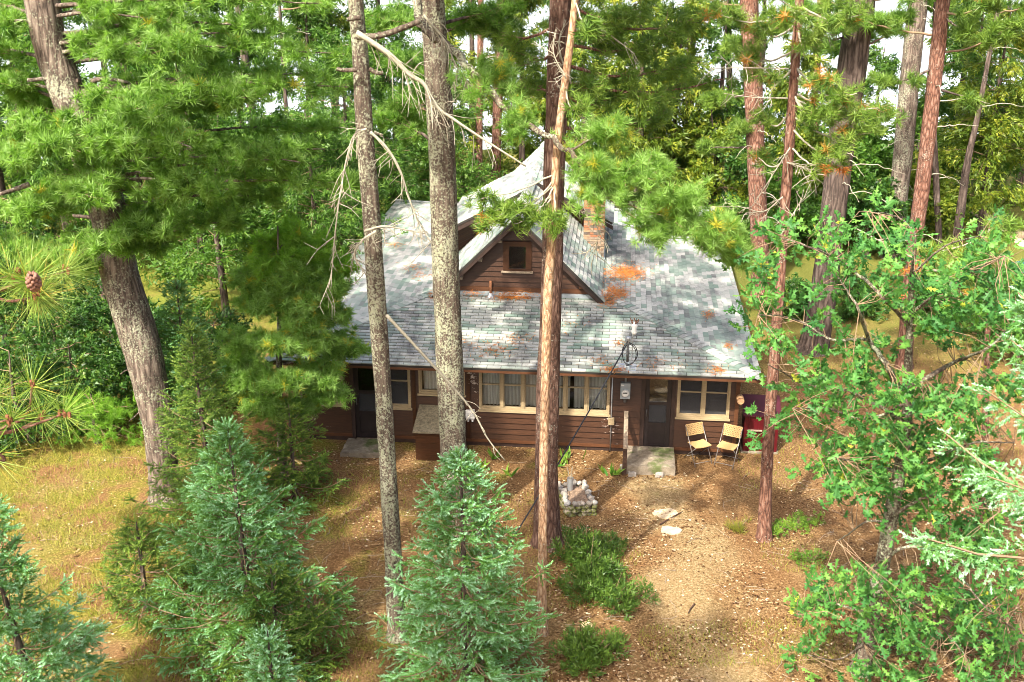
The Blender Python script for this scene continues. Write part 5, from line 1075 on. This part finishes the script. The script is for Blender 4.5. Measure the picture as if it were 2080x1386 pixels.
# small red pine boughs among the oak leaves
b = np.array([9.6, 20.5, 0]); t = Tree('red_pine', 'young red pine with some rusty clusters among the oak leaves', 'tree', b, 'young pines')
t.trunk(np.array([b, b + (-.2, 0, 2), b + (-.5, 0, 4.5), b + (-.8, 0, 6.8)]), [.09, .07, .05, .015], 'bark_red', 10)
for (ex, ey, n) in ((1960, 540, 12), (1900, 570, 12), (2000, 500, 10), (2040, 470, 8), (1880, 520, 8), (2060, 560, 10), (1950, 600, 8)):
    e = at(ex, ey, 19.6); o = t.at(e[2] + .1); Q = t.limb([o, (o + e) / 2, e], .02, .007, 'twig'); t.pad(Q, n, .5, 'near_pine', RP, 1.1, f0=.5, dens=2, thick=.06)
Pd = np.array([at(x, y, 19.4) for x, y in ((1850, 525), (1862, 540), (1868, 548), (1838, 552), (1845, 548), (1835, 595), (1828, 600), (1872, 535))]); V, T, C = place(RPD, Pd - t.b, np.tile([0, 0, -1.], (8, 1)), 1.1, .7, t.r); obj('dead_needle_cluster', mesh('dead_needle_cluster', V, T, M['dead_needles'], C), t.e)
t.limb([t.at(6.0), at(1900, 550, 19.5), at(1845, 520, 19.4), at(1740, 465, 19.5)], .03, .008, 'twig'); t.finish()

# ------------------------------------------------------------------ red pine close by the camera on the left: two boughs hang into view
b = np.array([-3.0, 3.5, 0]); t = Tree('red_pine', 'near pine whose long-needled shoots and cone hang in at the left edge', 'tree', b)
t.trunk(np.array([b, b + (0, 0, 6), b + (.05, 0, 12), b + (.1, 0, 17)]), [.2, .17, .13, .04], 'bark_red', 14)
NP = [needle_proto(150, .150, .0024, 100 + k, .035, -.1, .05, .15) for k in range(3)]; NP2 = [needle_proto(64, .135, .0024, 110 + k, .03, .05, .03, .15) for k in range(3)]
def near_bough(root_px, tufts, Y, protos, S):
    o = t.at(at(*root_px, Y)[2] + .25); hub = at(*root_px, Y); Q = t.limb([o, (o + hub) / 2 + (0, 0, .04), hub], .014, .006, 'bark_red')
    for (x, y, dY, s) in tufts:
        e = at(x, y, Y + dY); q = t.limb([hub, (hub + e) / 2 + t.r.normal(0, .02, 3), e], .005, .0035, 'bark_red', wob=.0, name='shoot')
        d = unit(e - hub) * .6 + np.array([.15, -.55, .35]); V, T, C = place(protos, (e - t.b)[None], d[None], s * S, .55, t.r); C = C + np.repeat(t.r.normal(0, .13, len(C) // 3), 3); C[np.repeat(t.r.random(len(C) // 3) < .05, 3)] = 1.0
        obj('needle_tuft', mesh('needle_tuft', V, T, M['near_pine'], np.clip(C, 0, 1)), t.e)
        for q in range(4):
            V, T = rock((0, 0, 0), .008, 7 + q, (.7, .7, 1.5)); o_ = obj('bud', mesh('bud', V, T, M['rust']), t.e); o_.location = (e - t.b) + t.r.normal(0, .006, 3)
near_bough((-30, 600), [(62, 568, 0, 1.05), (30, 555, .05, .9), (133, 552, .12, .75), (80, 600, -.02, .8)], 2.9, NP, 1.0)
near_bough((-40, 885), [(67, 782, 0, 1.), (24, 852, -.05, 1.), (86, 846, .05, .95), (131, 840, 0, 1.), (-15, 935, 0, 1.), (-10, 800, .1, .9)], 2.9, NP2, 1.0)
cone = MB(); cc = at(68, 572, 2.80)
for lv in range(7):
    for q in range(8):
        a = q * math.pi / 4 + lv * .4; rr = .017 * math.sin(.5 + lv / 7 * 2.4); V, T = rock((rr * math.cos(a), rr * math.sin(a), lv * .006 - .02), .0062, lv * 9 + q, (1, 1, .6)); cone.add(V, T)
o = obj('cone', cone.mesh('cone', M['cone'], True), t.e); o.location = cc - t.b; o.rotation_euler = (R(35), R(15), 0); o.scale = (.9, .9, 1.5)
t.finish()

# ------------------------------------------------------------------ trees of the far wood, between the cabin and the lake
def far_tree(x, y, H, Rm, mat, protos, label, n=900, seed=0, z0=.1, droop=-.5, S=1.0, name='cedar', group='trees of the far wood', shape=.7, trunkmat='bark_dark', narrow=1.):
    b = np.array([x, y, 0]); t = Tree(name, label, 'tree', b, group); t.r = np.random.default_rng(seed + 500); r = t.r
    t.trunk(np.array([b, b + (r.normal(0, .15), 0, H * .5), b + (r.normal(0, .2), 0, H)]), [.06 + .011 * H, .04 + .006 * H, .012], trunkmat, 8, .04)
    P, D = [], []; nb = max(14, int(n / 24))
    for k in range(nb):
        f = z0 + (1 - z0) * r.random() ** .9; a = r.random() * 6.3; L = Rm * ((1 - f) / (1 - z0) + .08) ** shape * r.uniform(.55, 1.15); o = t.at(H * f)
        e = o + np.array([math.cos(a) * L, math.sin(a) * L, L * r.uniform(-.25, .2)]); t.twig([o, (o + e) / 2 + (0, 0, .1 * L), e], .012)
        m = int(24 * (.5 + L / Rm)); q = r.random(m) ** .6; pos = o + (e - o) * (.2 + .8 * q)[:, None] + r.normal(0, .20, (m, 3)) * (1, 1, .6) * (.5 + .5 * L)
        P.append(pos); D.append(unit(e - o) * .8 + r.normal(0, .5, (m, 3)) + (0, 0, droop))
    P, D = np.concatenate(P), np.concatenate(D); t.leaves('crown', mat, protos, P, D, S * r.uniform(.7, 1.25, len(P)), np.clip(r.normal(.45, .24, len(P)), 0, 1)); t.finish()
ft = np.random.default_rng(77)
def ft_at(px, py): p = gnd(px, py); return p[0], p[1]
FAR = [ # base pixel, height, radius, material, prototypes, name, label
 ((1290, 440), 10, 2.0, 'cedar', CED, 'cedar', 'yellow-green cedar rising behind the chimney', 1300),
 ((1370, 425), 9, 1.9, 'cedar', CED, 'cedar', 'dense olive cedar behind the right roof slope', 1200),
 ((900, 440), 9, 1.6, 'cedar', CED, 'cedar', 'pale yellowish cedar just behind the stout pine trunk', 1000),
 ((1180, 420), 10, 2.0, 'cedar', CED, 'cedar', 'bright olive cedar behind the roof peak', 1100),
 ((1060, 410), 10, 1.8, 'cedar', CED, 'cedar', 'olive cedar left of the roof peak', 800),
 ((800, 470), 8.5, 2.2, 'dark_conifer', FIR, 'fir', 'dark fir pressed against the left roof edge behind the slim pine', 1500),
 ((700, 500), 8.0, 2.2, 'dark_conifer', FIR, 'fir', 'dark fir left of the roof beside the meadow', 1400),
 ((460, 640), 6.5, 1.8, 'dark_conifer', FIR, 'fir', 'shaded dark fir between the leaning pine and the young pine', 1400),
 ((410, 560), 8, 2.2, 'dark_conifer', FIR, 'fir', 'dark fir right behind the leaning trunk', 1500),
 ((640, 420), 10, 2.3, 'dark_conifer', CED, 'hemlock', 'deep green hemlock beyond the sunny meadow', 1200),
 ((340, 430), 11, 2.6, 'dark_conifer', CED, 'hemlock', 'tall deep green hemlock behind the upper boughs of the leaning pine', 1300),
 ((150, 560), 9, 2.4, 'dark_conifer', CED, 'hemlock', 'dark hemlock low behind the leaning pine at the left', 1300),
 ((30, 560), 9, 2.4, 'dark_conifer', CED, 'hemlock', 'dark hemlock at the left edge', 1200),
 ((120, 400), 12, 2.6, 'dark_conifer', LEAFC, 'maple', 'shaded leafy tree far back at the upper left', 1200),
 ((1990, 480), 9, 2.4, 'cedar', CED, 'cedar', 'drooping olive cedar over the lawn at the right', 1500),
 ((1950, 440), 10, 2.2, 'dark_conifer', CED, 'cedar', 'dark cedar behind the orange pine on the right', 1300),
 ((2060, 420), 12, 2.6, 'dark_conifer', WP, 'pine', 'blue-green pine in the upper right corner', 1500),
 ((1760, 420), 7, 1.5, 'dark_conifer', CED, 'fir', 'low dark fir between the pale trunk and the broad dark trunk', 700),
 ((1590, 430), 7, 1.6, 'cedar', CED, 'cedar', 'low olive cedar right of the pinkish trunk', 800),
 ((1450, 410), 10, 2.0, 'dark_conifer', CED, 'hemlock', 'dark hemlock left of the pinkish trunk behind the roof', 1000),
 ((960, 380), 13, 2.2, 'cedar', CED, 'cedar', 'tall olive cedar far behind the stout pine', 800),
 ((780, 380), 14, 2.6, 'dark_conifer', CED, 'hemlock', 'tall dark hemlock far behind the slim grey pine', 1200),
 ((500, 380), 14, 2.6, 'dark_conifer', LEAFC, 'maple', 'tall leafy tree far behind the meadow', 1200),
 ((1250, 370), 13, 2.2, 'cedar', LEAFC, 'maple', 'yellowing leafy tree far behind the chimney', 800),
 ((1880, 380), 12, 1.8, 'broadleaf', LEAFC, 'maple', 'light leafy tree beside the lake, right of the pale trunk', 500),
 ((1700, 375), 11, 1.6, 'broadleaf', LEAFC, 'maple', 'thin leafy tree beside the lake behind the broad dark trunk', 320),
 ((1400, 370), 13, 2.2, 'broadleaf', LEAFC, 'maple', 'leafy tree beside the lake behind the hemlock', 700),
 ((560, 560), 6.0, 1.6, 'dark_conifer', CED, 'hemlock', 'small dark hemlock between meadow and young pine', 900),
 ((300, 520), 9, 2.2, 'broadleaf', LEAFC, 'maple', 'leafy tree behind the leaning trunk', 1100),
 ((60, 460), 11, 2.6, 'dark_conifer', CED, 'hemlock', 'second dark hemlock further back at the left edge', 1200),
 ((430, 440), 11, 2.4, 'dark_conifer', CED, 'hemlock', 'dark hemlock left of the sunny meadow', 1200),
 ((700, 400), 13, 2.4, 'cedar', CED, 'cedar', 'tall cedar right of the sunny meadow', 1000),
 ((1120, 370), 14, 2.2, 'dark_conifer', CED, 'hemlock', 'tall hemlock far behind the roof peak', 900),
 ((1320, 375), 14, 2.2, 'dark_conifer', CED, 'hemlock', 'tall hemlock far behind the yellow-green cedar', 900),
 ((1510, 385), 13, 2.0, 'broadleaf', LEAFC, 'maple', 'leafy tree behind the pinkish trunk', 600),
 ((2000, 390), 13, 2.2, 'dark_conifer', CED, 'hemlock', 'tall hemlock far back at the right', 900),
 ((850, 400), 5, 2.4, 'broadleaf', LEAFC, 'bush', 'wide bush behind the left roof slope', 900),
 ((1100, 395), 5, 2.4, 'cedar', LEAFC, 'bush', 'wide bush hidden behind the roof peak', 800),
 ((1230, 400), 5, 2.2, 'broadleaf', LEAFC, 'bush', 'bush between chimney and cedar', 800),
 ((1440, 430), 5, 2.4, 'cedar', LEAFC, 'bush', 'yellowish bush above the far right corner of the roof', 900),
 ((1610, 470), 4, 2.2, 'cedar', LEAFC, 'bush', 'yellowish bush right of the pinkish trunk', 700),
 ((1740, 440), 4.5, 2.2, 'broadleaf', LEAFC, 'bush', 'bush between the broad dark trunk and the pale trunk', 800),
 ((1860, 430), 5, 2.2, 'dark_conifer', CED, 'bush', 'dark bush right of the pale trunk', 800),
 ((640, 470), 3.5, 2.0, 'broadleaf', LEAFC, 'bush', 'bush at the right end of the sunny meadow', 700),
 ((450, 480), 5, 2.2, 'broadleaf', LEAFC, 'bush', 'bush at the left end of the sunny meadow', 800),
 ((200, 480), 6, 2.6, 'broadleaf', LEAFC, 'bush', 'big bush behind the boughs of the leaning pine', 900),
 ((1640, 372), 13, 1.8, 'broadleaf', LEAFC, 'maple', 'leafy tree beside the lake right of the slender orange pine', 420),
 ((1930, 378), 13, 2.0, 'cedar', CED, 'cedar', 'tall olive cedar beside the lake at the right', 700),
 ((1580, 520), 3.2, 1.8, 'broadleaf', LEAFC, 'bush', 'low bush right of the far roof corner', 600),
 ((1760, 520), 3.0, 1.8, 'understorey', LEAFC, 'bush', 'dark low bush at the foot of the pale trunk', 600),
 ((1850, 500), 3.4, 1.9, 'cedar', LEAFC, 'bush', 'yellow-green bush between the pale trunk and the lawn', 600),
 ((1690, 480), 3.6, 1.9, 'broadleaf', LEAFC, 'bush', 'bush seen past the broad dark trunk', 600),
 ((1520, 460), 3.6, 1.9, 'understorey', LEAFC, 'bush', 'dark bush at the foot of the pinkish trunk', 600),
 ((250, 370), 14, 2.6, 'broadleaf', LEAFC, 'maple', 'light leafy tree beside the lake at the upper left', 900),
]
for k, (bp, H, Rm, mat, pr, nm, lab, n) in enumerate(FAR):
    x, y = ft_at(*bp); far_tree(x, y, H, Rm, mat, pr, lab, n, k, name=nm, S=1.25, droop=-.6 if pr is CED else -.1)
# pines standing left of the camera, outside the picture: their crowns shade the yard
for k, (x, y, h, rr, lab) in enumerate(((-7.6, 7.0, 21, 3.3, 'tall pine left of the camera'), (-9.8, 11.5, 22, 3.6, 'tall pine further left, level with the spruces'), (-6.4, 2.0, 22, 3.6, 'tall pine beside the camera'))):
    b = np.array([x, y, 0]); t = Tree('red_pine', lab, 'tree', b, 'tall pines around the cabin'); t.trunk(np.array([b, b + (.1, 0, h * .5), b + (0, .1, h)]), [.26, .2, .04], 'bark_red', 14)
    top_crown(t, 9.5, h - .5, rr, 'red_pine', RP, 28, 1.7, 4); t.finish()
for k, (p, H, Rm, lab) in enumerate((((-12.6, 9.2, 0), 6.5, 2.5, 'dark fir overhanging the left edge of the roof'), ((-12.2, 13.2, 0), 8.0, 2.7, 'taller dark fir overhanging the far left corner of the roof'), ((-9.5, 16.8, 0), 7.5, 2.3, 'dark fir close behind the cabin'))):
    q = loc2w(p); far_tree(q[0], q[1], H, Rm, 'dark_conifer', FIR, lab, 1800, 300 + k, name='fir', S=1.0, droop=-.2, z0=.2)
# leafy understorey at the left
for k, (bp, H, Rm, lab) in enumerate((((250, 760), 2.6, 1.5, 'dark leafy bush left of the leaning trunk'), ((120, 800), 2.4, 1.7, 'dark leafy bush under the near pine shoots'), ((20, 740), 3.0, 1.6, 'dark leafy bush at the left edge'), ((230, 690), 3.4, 1.6, 'taller leafy bush behind the leaning trunk'), ((200, 900), 1.3, 1.0, 'low bright sapling left of the leaning trunk base'), ((500, 520), 2.2, 1.3, 'round leafy bush at the edge of the sunny meadow'), ((70, 900), 2.4, 1.6, 'dark leafy bush at the left edge above the mossy bank'), ((165, 865), 2.2, 1.4, 'dark bush between the near pine shoots and the leaning trunk'), ((430, 850), 2.6, 1.3, 'leafy bush between the leaning pine and the young pine'), ((330, 830), 2.4, 1.3, 'leafy bush hidden behind the narrow spruce spire'), ((60, 660), 4.0, 2.0, 'tall leafy bush under the left boughs of the leaning pine'), ((1730, 640), 1.2, .9, 'low bush left of the orange pine on the right'), ((1990, 690), 1.8, 1.3, 'bush under the oak branches at the right'), ((2060, 740), 2.2, 1.5, 'bush at the right edge beyond the oak'), ((1900, 640), 1.1, .9, 'low bush right of the orange pine'), ((1600, 640), 1.0, .7, 'low bush beside the right eave'))):
    x, y = ft_at(*bp); far_tree(x, y, H, Rm, 'understorey' if k != 4 else 'white_pine_yellow', LEAFC if k != 4 else WP, lab, 700 if k != 4 else 500, 60 + k, z0=.05, droop=.2, S=.7 if k != 4 else .7, name='bush', group='bushes', shape=.35)

# ------------------------------------------------------------------ low plants, litter and grass
def clump(px, py, Rx, H, n, mat, protos, label, name, cat, group, seed, S=1.0, up=1.0, tone=.5):
    b = gnd(px, py); b[2] = gz(b[0], b[1]); r = np.random.default_rng(seed); a = r.random(n) * 6.3; q = r.random(n) ** .5; sc = r.normal(0, .62, (13, 2)) * Rx; sh = r.uniform(.25, 1.25, 13) * H; w_ = r.integers(13, size=n); P = np.stack([sc[w_, 0] + np.cos(a) * q * Rx * .28, sc[w_, 1] * .8 + np.sin(a) * q * Rx * .25, r.random(n) ** .8 * sh[w_] * (1.05 - q * .7)], 1)
    D = np.stack([np.cos(a) * q, np.sin(a) * q, np.full(n, up)], 1) + r.normal(0, .45, (n, 3)); V, T, C = place(protos, P, D, S * r.uniform(.7, 1.2, n), np.clip(r.normal(tone, .25, n), 0, 1), r)
    e = thing(name, label, cat, b, 0, group); obj('foliage', mesh('foliage', V, T, M[mat], C), e); mb = MB()
    for k in range(13): V, T = tube([(0, 0, -.05), (sc[k, 0] * .6, sc[k, 1] * .5, sh[k] * .45), (sc[k, 0] * 1.05, sc[k, 1] * .85, sh[k] * .95)], [.013, .009, .004], 5); obj('stem', mesh('stem', V, T, M['twig_live']), e)
clump(1195, 1165, .60, .80, 420, 'juniper', FIR, 'dark green juniper bush right of the thin tan pine', 'juniper', 'bush', 'junipers', 1, .72, .9)
clump(1240, 1215, .60, .50, 300, 'juniper', FIR, 'spreading lower juniper bush behind the stump', 'juniper', 'bush', 'junipers', 2, .66, .8)
clump(1195, 1335, .50, .50, 330, 'juniper', FIR, 'yellowish juniper bush in front of the stump', 'juniper', 'bush', 'junipers', 3, .66, .8, .8)
clump(1215, 1110, .40, .30, 150, 'juniper', FIR, 'low juniper tuft beside the thick reddish pine', 'juniper', 'bush', 'junipers', 4, .6, .9)
clump(1612, 1075, .42, .34, 240, 'herb', LEAFC, 'bright green sapling right of the slender orange pine', 'sapling', 'plant', 'small plants', 5, .32, .8, .7)
clump(1650, 1140, .35, .30, 110, 'herb', LEAFC, 'thin green seedling in the needle litter below the oak', 'sapling', 'plant', 'small plants', 6, .3, .8)
clump(1500, 1075, .3, .25, 260, 'grass', JUN, 'tuft of dry grass left of the slender orange pine', 'grass_tuft', 'grass', 'small plants', 7, .6, 1.5)
def blade_leaf(L, w): return np.array([(-w * .4, 0, 0), (w * .4, 0, 0), (w, .02, L * .45), (-w * .4, 0, 0), (w, .02, L * .45), (-w, .02, L * .45), (-w, .02, L * .45), (w, .02, L * .45), (0, .09, L)])
for k, (px, py, n, lab) in enumerate(((1240, 962, 16, 'leafy yellow-green plant in front of the siding left of the handrail'), (1145, 945, 7, 'small green shoots by the reddish pine near the wall'), (1155, 928, 6, 'small green shoots close under the long window'), (1000, 930, 9, 'dark leafy plant at the foot of the wall below the white box'), (1035, 968, 8, 'upright green shoots in the litter left of the pines'), (985, 950, 7, 'low green shoots below the wall near the stout pine'))):
    b = gnd(px, py); b[2] = gz(b[0], b[1]); r = np.random.default_rng(k + 90); e = thing('leafy_plant', lab, 'plant', b, 0, 'leafy plants along the cabin wall')
    for q in range(n):
        d = np.array([[r.normal(0, .6), r.normal(0, .5), .8]]); V, T, C = place([blade_leaf(.26 + .1 * r.random(), .035)], np.array([[r.normal(0, .10), r.normal(0, .08), 0]]), d, 1.0, r.random(), r); obj('leaf', mesh('leaf', V, T, M['herb'], C), e)
r = np.random.default_rng(123)
def scatter(n, px0, px1, py0, py1):
    p = np.stack([r.uniform(px0, px1, n), r.uniform(py0, py1, n)], 1); d = cF + np.array([1., 0, 0]) * ((p[:, 0:1] - 1040) / FPX) - cU * ((p[:, 1:2] - 693) / FPX); k = -CAMZ / d[:, 2:3]; G = CAM + d * k
    l = (G - ORG); u_, v_ = l @ uw, l @ vw; keep = ~((u_ > WL - .05) & (u_ < .05) & (v_ > -.06) & (v_ < WB)) & (G[:, 1] < 60); G = G[keep]; G[:, 2] = ground_z(G[:, 0], G[:, 1]); return G
G = np.concatenate([scatter(18000, -60, 2140, 880, 1430), scatter(30000, 1100, 2140, 960, 1430), scatter(5000, 1450, 2140, 560, 900), scatter(8000, 560, 1300, 905, 1120)]); n = len(G)
G = G[r.random(len(G)) < np.clip(2.2 * (vnoise(np.stack([G[:, 0] * 1.1, G[:, 1] * 1.1, G[:, 0] * 0], 1), 15) - .22), .1, 1)]; n = len(G)
leaf = np.array([(-.5, 0, 0), (0, -.32, .08), (.5, 0, .02), (-.5, 0, 0), (.5, 0, .02), (0, .32, .08)])
a = r.random(n) * 6.3; s_ = .018 + .065 * r.random(n) ** 1.8; ca, sa = np.cos(a), np.sin(a); tl = r.normal(0, .35, (n, 2)); Vl = []
for q in leaf:
    x, y = (q[0] * ca - q[1] * sa) * s_, (q[0] * sa + q[1] * ca) * s_; Vl.append(np.stack([G[:, 0] + x, G[:, 1] + y, G[:, 2] + .012 + q[2] * s_ + np.abs(x * tl[:, 0] + y * tl[:, 1])], 1))
V = np.stack(Vl, 1).reshape(-1, 3); obj('leaf_litter', mesh('leaf_litter', V, np.arange(len(V)).reshape(-1, 3), M['litter'], np.repeat(np.clip(r.normal(.42, .3, n), 0, 1), 6)), None, None, 'dry pale leaves scattered over the forest floor', 'leaf litter', None, 'stuff')
G = np.concatenate([scatter(16000, -60, 480, 900, 1430), scatter(9000, 1150, 1700, 1080, 1430), scatter(7000, 640, 1150, 960, 1430), scatter(6000, 1650, 2140, 1020, 1430), scatter(10000, 1500, 2140, 540, 1000)])
w = vnoise(np.stack([G[:, 0] * .7, G[:, 1] * .7, G[:, 0] * 0], 1), 8); G = G[(w > .5 - .12 * (G[:, 0] < -3)) ]; n = len(G); a = r.random(n) * 6.3; L = r.uniform(.05, .13, n) * np.where(G[:, 0] < -3, 1.5, 1.); bx2, by2 = r.normal(0, .5, n) * L, r.normal(0, .5, n) * L
V = np.stack([G + np.stack([np.cos(a) * .006, np.sin(a) * .006, -.01 + 0 * a], 1), G - np.stack([np.cos(a) * .006, np.sin(a) * .006, .01 + 0 * a], 1), G + np.stack([bx2, by2, L], 1)], 1).reshape(-1, 3)
obj('grass', mesh('grass', V, np.arange(len(V)).reshape(-1, 3), M['grass'], np.repeat(np.clip(r.normal(.5, .25, n), 0, 1), 3)), None, None, 'thin yellow-green grass in patches over the yard', 'grass', None, 'stuff')

G = np.concatenate([scatter(260, 1150, 2100, 960, 1420), scatter(160, -40, 800, 920, 1420), scatter(120, 600, 1250, 930, 1200)]); mb = MB()
for g in G:
    a = r.random() * 6.3; L = r.uniform(.12, .5); d = np.array([math.cos(a), math.sin(a), 0]); b_ = np.array([-d[1], d[0], 0]) * L * r.normal(0, .12); V, T = tube([g - d * L / 2 + (0, 0, .012), g + b_ + (0, 0, .02), g + d * L / 2 + (0, 0, .012)], [.007, .006, .003], 4, False); mb.add(V, T)
obj('twig_litter', mb.mesh('twig_litter', M['old_wood']), None, None, 'small dry twigs lying about on the forest floor', 'twigs', None, 'stuff')
